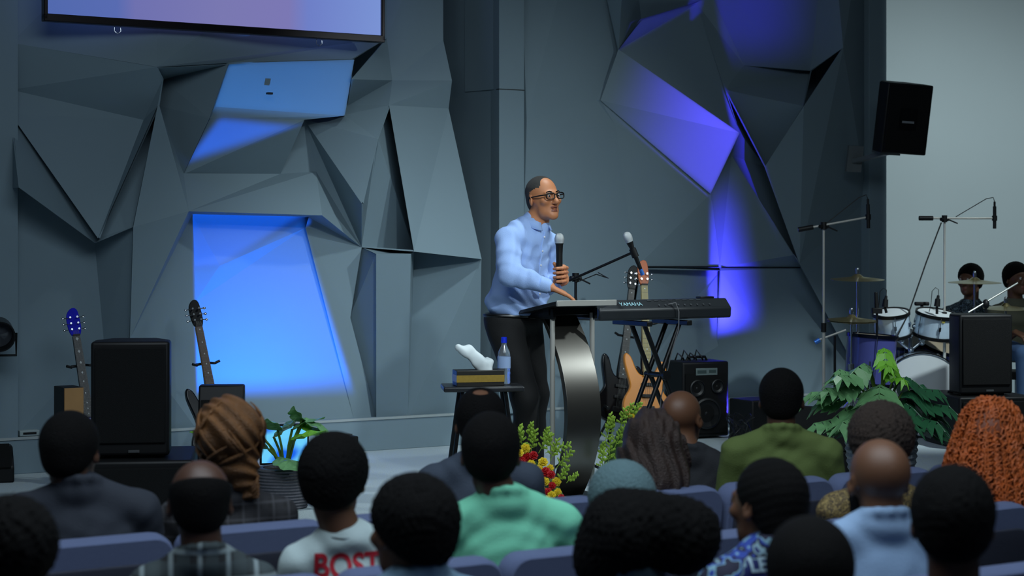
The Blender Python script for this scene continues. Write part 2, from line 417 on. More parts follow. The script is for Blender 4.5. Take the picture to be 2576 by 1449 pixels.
RV=[[28,-260,0.02],[28,108,0.12],[28,226,0.02],[28,287,0.06],[28,471,0.06],[28,1108,0.02],[400,-260,0.05],[970,-260,0.05],[972,97,0.1],[885,150,0.25],[396,170,0.42],[410,200,0.37],[362,302,0.14],[399,266,0.3],[249,600,0.42],[239,610,0.31],[48,471,0.42],[336,570,0.42],[328,850,0.31],[262,860,0.09],[262,1098,0.02],[322,1094,0.12],[575,160,0.38],[527,297,0.28],[461,437,0.18],[473,531,0.34],[484,538,0.12],[492,760,0.1],[498,1082,0.08],[890,150,0.42],[866,291,0.3],[540,268,0.28],[765,300,0.08],[705,438,0.0],[795,432,0.06],[809,541,0.36],[778,545,0.12],[770,573,0.1],[890,1056,0.03],[945,1051,0.03],[910,621,0.13],[880,800,0.09],[885,198,0.42],[986,203,0.13],[980,266,0.29],[873,266,0.08],[950,350,0.42],[912,512,0.42],[1042,631,0.42],[1136,203,0.23],[1127,273,0.14],[1114,101,0.12],[1114,-260,0.12],[1211,650,0.42],[1205,1046,0.02],[947,640,0.36],[948,1051,0.07],[1032,640,0.42],[1025,1049,0.12],[1305,-260,0.03],[1305,1035,0.1],[1470,-260,0.1],[1555,125,0.1],[1612,50,0.2],[1752,8,0.08],[1580,-260,0.5],[1325,304,0.12],[1500,251,0.1],[1548,317,0.12],[1512,252,0.12],[1787,486,0.24],[1859,335,0.26],[1790,-10,0.12],[1815,-260,0.5],[1870,165,0.15],[1925,420,0.3],[2040,178,0.14],[2085,-260,0.15],[2120,120,0.42],[2022,268,0.42],[1825,226,0.22],[2012,662,0.3],[1996,640,0.22],[1838,390,0.22],[1810,672,0.14],[1600,672,0.12],[2015,672,0.1],[1612,675,0.12],[1812,680,0.15],[1805,870,0.12],[1740,760,0.02],[1560,1022,0.1],[1800,1008,0.08],[2020,990,0.08],[2180,980,0.02],[2180,-260,0.02],[2180,500,0.02],[1860,-260,0.1],[28,287,0.02],[249,600,0.29],[399,266,0.02],[336,570,0.38],[28,471,0.02],[48,471,0.04],[239,610,0.09],[328,850,0.27],[322,1094,0.08],[396,170,0.42],[410,200,0.02],[575,160,0.42],[527,297,0.4],[765,300,0.28],[461,437,0.17],[770,573,0.06],[552,668,0.1],[484,538,0.07],[492,760,0.05],[498,1082,0.04],[778,545,0.05],[910,621,0.09],[1042,631,0.02],[1211,650,0.38],[880,800,0.02],[945,1051,0.02],[947,640,0.32],[948,1051,0.03],[980,266,0.02],[912,512,0.2],[950,350,0.38],[890,150,0.26],[866,291,0.15],[1555,125,0.16],[1859,335,0.44],[1787,486,0.26],[1512,252,0.13],[1612,50,0.02],[1790,-10,0.08],[1752,8,0.02],[1825,226,0.02],[1925,420,0.02],[2012,662,0.02],[1996,640,0.03],[1612,675,0.05],[1812,680,0.03],[2040,178,0.02],[2022,268,0.38]]
RF=[[1,0,6],[6,107,1],[107,6,7],[107,7,8],[8,9,109],[8,109,107],[2,1,10],[2,10,11],[11,12,2],[3,2,12],[12,13,14],[12,14,3],[98,99,15],[98,15,16],[98,16,4],[99,100,101],[101,15,99],[13,25,17],[108,107,109],[109,110,108],[100,108,110],[100,110,24],[24,25,100],[12,11,13],[5,102,103],[5,103,104],[5,104,19],[19,20,5],[19,104,101],[19,101,105],[19,105,106],[106,20,19],[18,17,25],[18,25,26],[18,26,27],[18,27,28],[28,21,18],[22,29,30],[22,30,31],[22,31,23],[23,31,30],[23,30,111],[23,111,112],[112,111,33],[32,34,33],[25,24,33],[25,33,34],[34,35,25],[115,25,35],[35,118,115],[114,115,118],[118,113,114],[116,115,114],[116,114,113],[116,113,38],[38,117,116],[37,40,41],[38,37,41],[41,39,38],[9,42,45],[9,45,130],[129,9,130],[45,42,43],[43,44,45],[130,45,44],[130,44,46],[32,130,46],[32,46,47],[32,47,40],[40,37,36],[40,36,35],[40,35,34],[40,34,32],[128,126,120],[128,120,40],[40,127,128],[48,44,50],[50,53,48],[44,43,49],[49,50,44],[43,42,8],[43,8,51],[51,49,43],[8,7,52],[52,51,8],[55,119,120],[120,57,55],[122,119,124],[122,124,125],[125,123,122],[56,55,57],[57,58,56],[58,57,120],[58,120,121],[121,54,58],[66,59,61],[66,61,62],[62,67,66],[66,67,68],[60,59,66],[60,66,68],[60,68,85],[85,91,60],[67,62,69],[68,67,69],[68,69,70],[85,68,70],[70,84,85],[134,131,132],[132,133,134],[131,61,65],[65,135,131],[135,65,73],[135,73,136],[136,137,135],[62,63,64],[71,62,64],[64,72,74],[64,74,80],[64,80,71],[72,73,97],[72,97,76],[76,74,72],[76,97,77],[77,78,76],[80,74,144],[80,144,145],[145,139,80],[71,138,139],[83,71,139],[83,139,140],[140,141,83],[70,71,83],[84,70,83],[84,83,82],[82,86,84],[142,85,84],[84,143,142],[142,143,90],[91,142,90],[91,90,143],[91,143,89],[89,92,91],[88,84,86],[88,86,93],[88,93,92],[92,89,88],[81,75,79],[81,79,78],[81,78,96],[81,96,94],[94,93,86],[81,94,86],[81,86,82],[78,77,95],[95,96,78],[3,14,99,98],[13,14,99,100],[13,17,101,100],[4,16,103,102],[16,15,104,103],[15,17,101,104],[17,18,105,101],[18,21,106,105],[10,11,108,107],[10,22,109,107],[22,23,110,109],[26,27,116,115],[27,28,117,116],[36,37,113,118],[37,38,113],[40,48,120,119],[48,53,121,120],[40,41,122,119],[41,39,123,122],[55,56,125,124],[44,48,120,126],[44,46,128,126],[46,47,127,128],[29,30,130,129],[10,22,109,107],[62,71,132,131],[71,70,133,132],[70,69,134,133],[69,62,131,134],[62,63,135,131],[63,64,137,135],[64,72,136,137],[80,75,139,138],[75,81,140,139],[87,88,143,142],[76,79,145,144],[79,75,139,145]]

RVW = [onwall(x, y, o) for x, y, o in RV]
rel = newobj('wall_relief', RVW, RF, M_wall); struct(rel, 'grey folded-panel relief covering the back wall')
so = rel.modifiers.new('thickness', 'SOLIDIFY'); so.thickness = .012; so.offset = 0
# thin raised seams where the panels meet
seams = MB()
seams.tube([onwall(1604, 671, .135), onwall(1808, 671, .155)], .005, 5); struct(build(seams, 'trim_6', M_black)); seams = MB(); seams.tube([onwall(1814, 673, .155), onwall(2013, 673, .115)], .004, 5); struct(build(seams, 'trim_7', M_black)); seams = MB()
seams.tube([onwall(1789, 490, .245), onwall(1810, 670, .15)], .003, 5); struct(build(seams, 'trim_8', M_wall))
def seam(p, q, o=.16, w=.004):
    seams.tube([onwall(p[0], p[1], o), onwall(q[0], q[1], o)], w, 4)
q = onwall(678, 235, .40); mb = MB(); mb.box(q, (.035, .03, .012), rot('Z', math.degrees(TH))); struct(build(mb, 'trim_5', M_black), 'small dark slot in the blue-lit wall panel')
# ---------------------------------------------------------------- projection screen
def rect_on(name, pts, c_off, d, m, parent=None):
    pass
zs0 = onwall(540, 80, .62)
cS = CW - .45
aS0, aS1 = aof(110, cS), aof(967, cS)
zS = ZC + rowY(540, cS) * (HZ - 76) / FPX
Wd = aS1 - aS0; Hs = Wd * 9 / 16
scr = thing('projection_screen', 'large projection screen glowing violet blue, hung high on the left wall', 'projection screen', W((aS0 + aS1) / 2, cS, zS), TH)
m_scr = mat('screen_image', (110, 120, 200), .6); nt, b = base_in(m_scr)
tc = nt.nodes.new('ShaderNodeTexCoord'); sp = nt.nodes.new('ShaderNodeSeparateXYZ'); nt.links.new(tc.outputs['Object'], sp.inputs[0])
mr = nt.nodes.new('ShaderNodeMapRange'); nt.links.new(sp.outputs['X'], mr.inputs[0]); mr.inputs[1].default_value = -Wd / 2; mr.inputs[2].default_value = Wd / 2
rp = nt.nodes.new('ShaderNodeValToRGB'); nt.links.new(mr.outputs[0], rp.inputs[0]); e = rp.color_ramp.elements
for i, (p, c) in enumerate([(0, (80, 105, 178)), (.2, (88, 108, 182)), (.25, (112, 114, 180)), (.5, (124, 122, 182)), (.7, (126, 122, 185)), (.76, (112, 130, 205)), (1, (124, 150, 218))]):
    x = e[i] if i < 2 else e.new(p); x.position = p; x.color = lin(c) + (1,)
e = rp.color_ramp.elements
nt.links.new(rp.outputs[0], b.inputs['Emission Color']); b.inputs['Emission Strength'].default_value = .92; b.inputs['Base Color'].default_value = (.02, .02, .02, 1)
mb = MB(); mb.box((0, .02, Hs / 2), (Wd - .04, .02, Hs - .03)); build(mb, 'screen_surface', m_scr, scr)
mb = MB(); t = .045
mb.box((0, .02, t / 2 - .01), (Wd, .06, t)); mb.box((0, .02, Hs), (Wd, .06, t)); mb.box((-Wd / 2 + t / 4, .02, Hs / 2), (t / 2, .06, Hs)); mb.box((Wd / 2 - t / 4, .02, Hs / 2), (t / 2, .06, Hs))
build(mb, 'frame', mat('screen_frame', (30, 26, 30), .3, .6), scr, bevel=.004)
for px in (300, 808):
    x = aof(px, cS) - (aS0 + aS1) / 2; mb = MB()
    mb.tube([(x - .018, .03, -.01), (x - .02, .03, -.04), (x, .03, -.055), (x + .02, .03, -.04), (x + .018, .03, -.01)], .0018, 6)
    build(mb, 'wire_hook', M_chrome, scr)
for s in (-1, 1): mb = MB(); mb.box((s * Wd * .3, .19, Hs * .6), (.05, .32, .05)); build(mb, 'wall_bracket', M_blackm, scr)

# ---------------------------------------------------------------- loudspeakers
def loudspeaker(label, loc, rz, w, d, h, badge=True, group=None):
    t = thing('loudspeaker', label, 'speaker', loc, rz, group)
    mb = MB(); o = [(-w / 2, 0), (w / 2, 0), (w / 2, h), (-w / 2, h)]
    prof = [(-w / 2, -d / 2), (w / 2, -d / 2), (w / 2, 0), (w * .3, d / 2), (-w * .3, d / 2), (-w / 2, 0)]
    vs = [(x, y, z) for z in (0.012, h) for x, y in prof]
    n = 6; mb.add(vs, [tuple(range(n))[::-1], tuple(range(n, 2 * n))] + [(i, (i + 1) % n, n + (i + 1) % n, n + i) for i in range(n)])
    build(mb, 'cabinet', M_black, t, bevel=.015, seg=3)
    mb = MB(); mb.box((0, -d / 2 - .004, h * .54), (w * .9, .016, h * .82)); build(mb, 'grille', M_grille, t, bevel=.006)
    if badge:
        mb = MB(); mb.box((w * .05, -d / 2 - .014, h * .065), (w * .14, .006, h * .022)); build(mb, 'badge', mat('badge_grey', (70, 72, 74), .4), t)
    for sx in (-1, 1):
        for sy in (-1, 1): mb = MB(); mb.cyl((sx * w * .36, sy * d * .3, 0), (sx * w * .36, sy * d * .3, .014), .02); build(mb, 'rubber_foot', M_black, t)
    return t
def speaker_stack(px, pyb, Y, w, h, l1, l2, rz):
    p = at(px, pyb, Y); hb = p.z - STG
    t = thing('subwoofer', l2, 'speaker', (p.x + .03, p.y + .05, STG), rz)
    mb = MB(); mb.box((0, 0, hb / 2), (w * 1.42, .6, hb - .002)); build(mb, 'cabinet', M_black, t, bevel=.015, seg=3)
    mb = MB(); mb.box((0, -.305, hb / 2), (w * 1.3, .02, hb * .82)); build(mb, 'grille', M_grille, t, bevel=.006)
    mb = MB(); mb.box((-w * .45, -.1, hb / 2 + .02), (.02, .14, .05)); mb.tube([(-w * .72, -.08, hb * .6), (-w * .74, -.05, hb * .62), (-w * .74, .05, hb * .62), (-w * .72, .08, hb * .6)], .012); build(mb, 'handle', M_blackm, t)
    return loudspeaker(l1, p, rz, w, .34, h)
speaker_stack(334, 1143, 8.5, .36, .545, 'black loudspeaker standing on a subwoofer between the two guitars at left', 'black subwoofer under the left loudspeaker, behind the audience', math.radians(8))
speaker_stack(2454, 990, 12.2, .38, .545, 'black loudspeaker standing on a subwoofer in front of the drummers', 'black subwoofer under the right loudspeaker, beside the potted plant', math.radians(10))
# speaker hung on the pillar beside the white wall
h = .52; p = at(2263, 296, 13.35)
ws = thing('wall_speaker', 'black speaker bracketed high on the pillar beside the white wall', 'speaker', p, math.radians(12)); ws.rotation_euler = (math.radians(9), math.radians(3), math.radians(12))
mb = MB(); w_ = .36; prof = [(-w_ / 2, -.14), (w_ / 2, -.14), (w_ / 2, .02), (w_ * .25, .2), (-w_ * .25, .2), (-w_ / 2, .02)]
mb.add([(x, y, z) for z in (-h / 2, h / 2) for x, y in prof], [tuple(range(6))[::-1], tuple(range(6, 12))] + [(i, (i + 1) % 6, 6 + (i + 1) % 6, 6 + i) for i in range(6)])
build(mb, 'cabinet', M_black, ws, bevel=.012, seg=3)
mb = MB(); mb.box((0, -.145, 0), (w_ * .9, .014, h * .92)); build(mb, 'grille', M_grille, ws, bevel=.005)
mb = MB(); mb.box((.0, -.155, .0), (w_ * .36, .008, h * .30)); build(mb, 'badge_plate', mat('badge_dark', (10, 10, 11), .25), ws)
mb = MB(); mb.box((.0, -.161, -.02), (w_ * .26, .004, .016)); build(mb, 'nameplate', mat('badge_silver', (130, 134, 138), .4), ws)
mb = MB(); mb.box((-.05, .06, -h / 2 - .012), (.16, .16, .02)); mb.box((-.11, .20, -h / 2 - .065), (.06, .34, .03), rot('Z', 22) @ rot('X', -18)); mb.box((-.17, .36, -h / 2 - .10), (.12, .03, .20)); build(mb, 'bracket', mat('bracket_grey', (96, 104, 108), .5), ws)
# sound box/monitor wedges
def wedge(label, loc, rz, w=.5, d=.34, h=.3, group=None, name='stage_monitor'):
    t = thing(name, label, 'speaker', loc, rz, group)
    mb = MB(); pr_ = [(-d / 2, 0), (d / 2, 0), (d / 2, h * .45), (d * .1, h), (-d * .25, h)]
    n = 5; mb.add([(x, y, z) for x in (-w / 2, w / 2) for y, z in pr_], [tuple(range(n))[::-1], tuple(range(n, 2 * n))] + [(i, (i + 1) % n, n + (i + 1) % n, n + i) for i in range(n)])
    build(mb, 'cabinet', M_black, t, bevel=.01)
    mb = MB(); q = Matrix.Rotation(-math.atan2(h * .55, d * .4), 3, 'X'); mb.box((0, d * .31, h * .74), (w * .88, d * .6, .014), q); build(mb, 'grille', M_grille, t)
    return t
wedge('low black floor monitor in front of the potted plant at right, its sloped face up', at(2075, 1128, 10.6), math.radians(150), .62, .5, .40).location.z = STG
q = at(-45, 1128, 10.4); q.z = STG; wedge('black floor monitor at the far left edge of the stage', q, math.radians(200), .34, .3, .2)
q = at(558, 1135, 9.6); q.z = STG; w_ = wedge('dark floor monitor behind the woman with the brown updo', q, math.radians(185), .24, .3, .62)

# ---------------------------------------------------------------- small stage lights
def par_can(label, loc, rz, tilt):
    t = thing('stage_light', label, 'lamp', loc, rz)
    R = rot('X', tilt); mb = MB(); mb.lathe([(0, -.12), (.06, -.12), (.085, -.06), (.09, .1), (.082, .1), (.075, .03), (0, .03)], 24, (0, 0, .0), R); build(mb, 'housing', M_blackm, t)
    mb = MB(); mb.lathe([(.074, .035), (0, .05)], 24, (0, 0, 0), R); build(mb, 'lens', mat('lens_glass', (60, 64, 70), .1), t)
    mb = MB(); mb.tube([(-.1, 0, 0), (-.1, 0, -.13), (.1, 0, -.13), (.1, 0, 0)], .008, 6); build(mb, 'yoke', M_blackm, t)
    return t
par_can('black round stage lamp on the pillar at the left edge', at(-4, 838, 10.4), math.radians(20), 100)
mb = MB(); mb.box((0, 0, .09), (.22, .12, .16)); tt = thing('floor_light', 'low black floor light box against the ledge, right of the blue screen', 'lamp', W(aof(852, 10.2), 10.2, STG + .215 * 0), TH)
build(mb, 'housing', M_black, tt, bevel=.008); mb = MB(); mb.box((0, .03, .175), (.19, .06, .01)); build(mb, 'lens', mat('lens_glass', (60, 64, 70), .1), tt)

# ---------------------------------------------------------------- floor TV screen behind the plant
q = at(715, 1158, 9.9)
t = thing('floor_screen', 'flat screen glowing bright cyan blue on the stage behind the left plant', 'screen', (q.x, q.y, STG), math.radians(14))
zb = q.z - STG
mb = MB(); mb.box((0, 0, zb + .09), (.27, .03, .225)); build(mb, 'bezel', M_black, t, bevel=.004)
m_tv = mat('tv_image', (40, 140, 250), .4); nt, b = base_in(m_tv)
tc = nt.nodes.new('ShaderNodeTexCoord'); n = nt.nodes.new('ShaderNodeTexNoise'); n.inputs['Scale'].default_value = 7; n.inputs['Detail'].default_value = 1; nt.links.new(tc.outputs['Object'], n.inputs[0])
r = nt.nodes.new('ShaderNodeValToRGB'); nt.links.new(n.outputs['Fac'], r.inputs[0]); r.color_ramp.elements[0].position = .4; r.color_ramp.elements[0].color = lin((20, 100, 235)) + (1,); r.color_ramp.elements[1].position = .58; r.color_ramp.elements[1].color = lin((105, 205, 250)) + (1,)
nt.links.new(r.outputs[0], b.inputs['Emission Color']); b.inputs['Emission Strength'].default_value = 1.0; b.inputs['Base Color'].default_value = (0, 0, 0, 1)
mb = MB(); mb.box((0, -.017, zb + .09), (.25, .004, .2)); build(mb, 'display', m_tv, t)
mb = MB(); mb.box((0, .03, zb / 2), (.05, .03, zb)); mb.box((0, .03, .01), (.2, .16, .02)); build(mb, 'stand', M_blackm, t)

# ---------------------------------------------------------------- plants
M_leaf = mat('leaf_green', (110, 160, 108), .3, var=.35, vscale=12); M_leafd = mat('leaf_dark', (50, 104, 70), .3, var=.3, vscale=12); M_leafl = mat('leaf_light', (125, 195, 60), .4, var=.2, vscale=12)
M_stem = mat('stem_green', (95, 130, 50), .5)
def monstera(mb, base, tip, droop, width, rnd, lobes=6):
    """a split leaf: pointed lobes either side of an arched midrib"""
    base, tip = Vector(base), Vector(tip); ax = tip - base; L = ax.length; ax.normalize()
    side = ax.cross(Vector((0, 0, 1))); side = side.normalized() if side.length > .05 else Vector((1, 0, 0)); up = side.cross(ax)
    def P(u, v): return base + ax * (L * u) + side * v + up * (-droop * (u * u) * L - abs(v) * .45 + .02 * math.sin(u * 9))
    for s in (-1, 1):
        for i in range(lobes):
            u0, u1 = i / lobes, (i + .74) / lobes
            w = width * math.sin(math.pi * min(1, (.12 + (u0 + u1) / 2) * .86)) ** .7 * rnd.uniform(.9, 1.08)
            a, b_ = P(u0, 0), P(u1, 0); m = .30 / lobes * 1.5
            r1, r2 = P(u0 + m * .5 - .06, s * w * .55), P(u1 + m - .02, s * w * .55); r3, r4 = P(u0 + m * 1.3, s * w * .9), P(u1 + m * 1.3, s * w * .86); tp = P((u0 + u1) / 2 + m * 2.4, s * w * 1.08)
            mb.add([a, b_, r2, r1, r4, r3, tp], [(0, 1, 2, 3), (3, 2, 4, 5), (5, 4, 6)] if s > 0 else [(3, 2, 1, 0), (5, 4, 2, 3), (6, 4, 5)])
    mb.tube([P(u / 6, 0) + up * .002 for u in range(7)], .003, 5)
def broad_leaf(mb, base, tip, droop, width, rnd, lobes=8):
    base, tip = Vector(base), Vector(tip); ax = tip - base; L = ax.length; ax.normalize()
    side = ax.cross(Vector((0, 0, 1))); side = side.normalized() if side.length > .05 else Vector((1, 0, 0)); up = side.cross(ax); n = 10
    def P(u, v): return base + ax * (L * u) + side * v + up * (-droop * (u * u) * L - abs(v) * .35 + .006 * math.sin(u * 14 + v * 30))
    vs = []; fs = []
    for i in range(n + 1):
        u = i / n; w = width * math.sin(math.pi * min(1, .04 + u ** .8 * .95)) ** .75 * (1 + .12 * math.sin(i * 2.1)); vs += [P(u, -w), P(u, -w * .5), P(u, 0), P(u, w * .5), P(u, w)]
    for i in range(n):
        for k in range(4): fs.append((i * 5 + k, i * 5 + k + 1, i * 5 + k + 6, i * 5 + k + 5))
    mb.add(vs, fs)
def weave_pot(t, r0, r1, h, m, n=48):
    mb = MB(); prof = []; k = 26
    for i in range(k + 1):
        z = h * i / k; r = r0 + (r1 - r0) * math.sin(i / k * math.pi * .62) / math.sin(math.pi * .62); prof.append((r + (.006 if i % 2 else -.002), z))
    prof += [(r1 - .03, h), (r1 - .03, h * .9), (0, h * .9)]
    mb.lathe(prof, n); build(mb, 'pot', m, t)
    mb = MB(); mb.lathe([(0, h * .92), (r1 - .031, h * .92)], 24); build(mb, 'soil', mat('soil', (40, 32, 26), .95), t)
def potted_plant(label, loc, pot, leaves, m, mpot, lobes=6):
    t = thing('potted_plant', label, 'plant', loc, 0)
    weave_pot(t, *pot, mpot); zt = pot[2] * .92; st = MB(); lf = MB(); rnd = random.Random(5)
    for (bx, by, bz, tx, ty, tz, dr, w, k) in leaves:
        st.tube([(bx * .1, by * .1, zt), (bx * .5, by * .5, zt + (bz - zt) * .6), (bx, by, bz)], .007, 6)
        lf.cur = k; (broad_leaf if lobes == 4 else monstera)(lf, (bx, by, bz), (tx, ty, tz), dr, w, rnd, lobes)
    build(st, 'stems', M_stem, t); o = build(lf, 'foliage', m, t, smooth=False)
    so = o.modifiers.new('thickness', 'SOLIDIFY'); so.thickness = .0015
    return t
M_potg = mat('woven_pot_grey', (92, 92, 100), .6, bump=.5, bscale=60, var=.3, vscale=30); M_pots = mat('woven_pot_silver', (120, 130, 140), .45, .2, bump=.5, bscale=60, var=.3, vscale=40)
q = at(717, 1175, 9.35); h = q.z - STG
L1 = [(-.03, -.06, h + .20, -.06, -.16, h + .30, .3, .05, 0), (.10, -.05, h + .26, .27, -.08, h + .26, .6, .05, 2), (.04, -.02, h + .20, .16, -.06, h + .33, .5, .045, 2), (-.08, -.05, h + .10, -.17, -.12, h + .26, .3, .09, 0), (.05, -.06, h + .16, .20, -.16, h + .27, .35, .075, 1), (.08, 0, h + .22, .30, -.04, h + .24, .5, .07, 1), (-.02, -.1, h + .06, .10, -.24, h + .10, .5, .08, 0), (.1, -.04, h + .24, .06, -.08, h + .33, .1, .06, 0), (-.12, 0, h + .16, -.36, .02, h + .36, .3, .06, 1), (-.16, 0, h + .2, -.46, .0, h + .30, .4, .08, 1), (-.06, .0, h + .16, .03, -.02, h + .31, .4, .07, 0)]
potted_plant('leafy green plant in a grey woven pot, in front of the cyan screen at left', (q.x, q.y, STG), (.11, .145, h), L1, [M_leaf, M_leafl, M_leaf], M_potg, 4)
q = at(2217, 1060, 9.55); h = q.z - STG
rnd = random.Random(3); L2 = []
for (a, r, z, k, dr) in ((200, .28, .26, 0, .5), (165, .27, .17, 0, .6), (225, .30, .10, 0, .7), (185, .16, .34, 0, .4), (340, .30, .18, 1, .7), (0, .26, .12, 1, .8), (320, .27, .10, 1, .8), (15, .18, .26, 1, .6), (270, .12, .46, 2, .3), (300, .10, .38, 2, .3), (240, .20, .12, 0, .8), (290, .22, .10, 1, .8), (210, .24, .34, 0, .5), (175, .32, .24, 0, .6), (350, .24, .26, 1, .7), (195, .34, .08, 0, .7), (255, .22, .22, 0, .6), (150, .18, .02, 0, .7), (10, .30, .02, 1, .8)):
    a = math.radians(a); bx, by, bz = math.cos(a) * r * .38, math.sin(a) * r * .38, h + z * .85
    L2.append((bx, by, bz, math.cos(a) * (r + .1), math.sin(a) * (r + .1), h + z * .86 + (.0 if k < 2 else -.1), dr * .6, .125 if k < 2 else .06, k))
potted_plant('large split-leaf plant in a tall silvery woven pot, right of centre stage', (q.x, q.y, STG), (.13, .185, h), L2, [M_leaf, M_leafd, M_leafl], M_pots, 7)

# ---------------------------------------------------------------- lectern
lx, ly = at(1440, 700, 9.5).x, 9.5
lec = thing('lectern', 'black and steel lectern with a bowed front panel, at centre stage', 'lectern', (lx, ly, STG), TH)
mb = MB(); arc = []
for i in range(25):
    u = i / 24; z = .03 + u * 1.0; y = .16 - .235 * 4 * (u * (1 - u)) * 1.02 - .10 * (1 - u) ** 1.5 - .0; arc.append((y, z))
vs = []
for (y, z) in arc: vs += [(-.105, y, z), (.105, y, z), (.105, y + .035, z), (-.105, y + .035, z)]
fs = []
for i in range(24):
    for k in range(4): fs.append((i * 4 + k, i * 4 + (k + 1) % 4, i * 4 + 4 + (k + 1) % 4, i * 4 + 4 + k))
fs += [(3, 2, 1, 0), (96, 97, 98, 99)]
mb.add(vs, fs); build(mb, 'front_panel', mat('lectern_black_steel', (112, 109, 104), .34, .95), lec, bevel=.002)
for s in (-1, 1):
    mb = MB(); mb.cyl((s * .125, 0, .02), (s * .125, 0, 1.01), .0135, n=20); build(mb, 'pole', M_steel, lec)
mb = MB(); mb.box((0, .05, .012), (.46, .40, .024)); build(mb, 'base_plate', M_blackm, lec, bevel=.006)
mb = MB(); Rt = Matrix.Rotation(-math.radians(9), 3, 'X')
zt = at(1470, 757, 9.35).z - STG
pts = [(-.185, -.13), (.185, -.13), (.26, .30), (-.21, .30)]
vs = [(x, y, zt - (y + .13) * .17 + dz) for dz in (-.02, 0.0) for x, y in pts]
mb.add(vs, [(0, 3, 2, 1), (4, 5, 6, 7), (0, 1, 5, 4), (1, 2, 6, 5), (2, 3, 7, 6), (3, 0, 4, 7)]); build(mb, 'reading_board', mat('lectern_black', (20, 21, 24), .35), lec, bevel=.003)
mb = MB(); mb.box((0, -.138, zt - .012), (.372, .014, .03)); build(mb, 'steel_edge', M_steel, lec, bevel=.002)
mb = MB(); mb.box((0, .03, zt - .055), (.29, .05, .05)); mb.box((-.13, .12, zt - .07), (.02, .3, .06)); mb.box((.13, .12, zt - .07), (.02, .3, .06)); mb.box((0, .14, zt - .07), (.2, .03, .08)); build(mb, 'bracket', M_blackm, lec, bevel=.003)
bk = thing('notebook', 'thin pink-edged notebook lying open on the lectern', 'notebook', W(*[0, 0, 0]), TH)
bp_ = Matrix.Rotation(TH, 4, 'Z') @ Vector((.12, .06, zt - .03)); bk.location = (lx + bp_.x, ly + bp_.y, STG + zt - .19 * .17 + .003); bk.rotation_euler = (math.radians(-9.6), 0, TH)
mb = MB(); mb.box((0, 0, .002), (.24, .16, .004)); build(mb, 'cover', mat('notebook_cover', (120, 90, 120), .5), bk)
mb = MB(); mb.box((-.058, 0, .008), (.112, .15, .008)); mb.box((.058, 0, .008), (.112, .15, .008)); build(mb, 'pages', mat('notebook_pages', (205, 190, 210), .7), bk, bevel=.002)

# ---------------------------------------------------------------- flowers round the lectern
M_red = mat('petal_red', (190, 16, 26), .5); M_yel = mat('petal_yellow', (232, 205, 40), .55); M_spr = mat('sprig_green', (150, 185, 60), .6, var=.2); M_stemf = mat('flower_stem_green', (70, 100, 45), .6)
def bloom(mb, c, r, rnd, d):
    d = Vector(d).normalized(); q = d.to_track_quat('Z', 'Y').to_matrix()
    for ring, (n, rr, zz, til) in enumerate(((7, .95, 0, 15), (6, .7, .25, 38), (5, .42, .42, 62), (3, .2, .5, 78))):
        for i in range(n):
            a = 2 * math.pi * (i + ring * .5 + rnd.uniform(-.1, .1)) / n; R = q @ rot('Z', math.degrees(a)) @ rot('Y', -til)
            mb.ell(Vector(c) + q @ Vector((math.cos(a) * r * rr * .55, math.sin(a) * r * rr * .55, zz * r)), (r * .5, r * .42, r * .1), R, 8, 5)
def sprig(mb, p, d, L, rnd):
    p = Vector(p); d = Vector(d).normalized(); sd = d.orthogonal().normalized()
    mb.tube([p, p + d * L * .5 + Vector((0, 0, .01)), p + d * L], .002, 5)
    for i in range(14):
        u = .25 + .75 * i / 13; c = p + d * L * u; a = i * 2.4; w = (Quaternion(d, a) @ sd) * (1 - u * .6) * L * .28 + d * L * .10
        mb.tube([c, c + w], .0022, 4)
        for k in range(3): mb.ell(c + w * (.4 + .3 * k), (.0042, .003, .0075), None, 6, 4)
def flowers(label, pts, blooms, sprigs, seed):
    rnd = random.Random(seed); o0 = Vector(pts[0]); o0.z = STG
    t = thing('flower_arrangement', label, 'flowers', o0)
    mb = MB(); mb.tube([Vector(p) - o0 for p in pts], [.03] * len(pts), 10); build(mb, 'foam_base', M_stemf, t)
    for (px, py, Y, r, k) in blooms:
        c = at(px, py, Y) - o0; mb = MB(); bloom(mb, c, r, rnd, (rnd.uniform(-.4, .4), -1, rnd.uniform(.0, .7)))
        build(mb, 'red_flower' if k else 'yellow_flower', M_red if k else M_yel, t)
    for (px, py, Y, dx, dz, L) in sprigs: mb = MB(); sprig(mb, at(px, py, Y) - o0, (dx, rnd.uniform(-.4, .1), dz), L, rnd); build(mb, 'green_sprig', M_spr, t)
bl = [(1327, 1152, 9.25, .032, 1), (1342, 1146, 9.22, .026, 1), (1312, 1160, 9.2, .026, 1), (1322, 1128, 9.25, .028, 0), (1307, 1140, 9.2, .024, 0), (1366, 1163, 9.2, .028, 0), (1336, 1168, 9.2, .026, 0),
      (1372, 1188, 9.15, .03, 1), (1386, 1194, 9.12, .024, 1), (1384, 1178, 9.18, .022, 0), (1371, 1212, 9.1, .026, 0), (1389, 1222, 9.08, .022, 1), (1400, 1212, 9.1, .026, 0), (1378, 1238, 9.05, .024, 1), (1388, 1246, 9.02, .024, 0), (1403, 1238, 9.04, .022, 0), (1412, 1252, 9.0, .02, 1), (1376, 1256, 9, .022, 0), (1397, 1262, 8.98, .024, 0),
      (1424, 1264, 8.95, .03, 0), (1427, 1284, 8.9, .028, 1), (1442, 1290, 8.9, .026, 0), (1423, 1306, 8.88, .022, 1), (1436, 1304, 8.88, .024, 0), (1356, 1180, 9.15, .024, 0), (1350, 1200, 9.1, .026, 1), (1360, 1228, 9.05, .026, 0)]
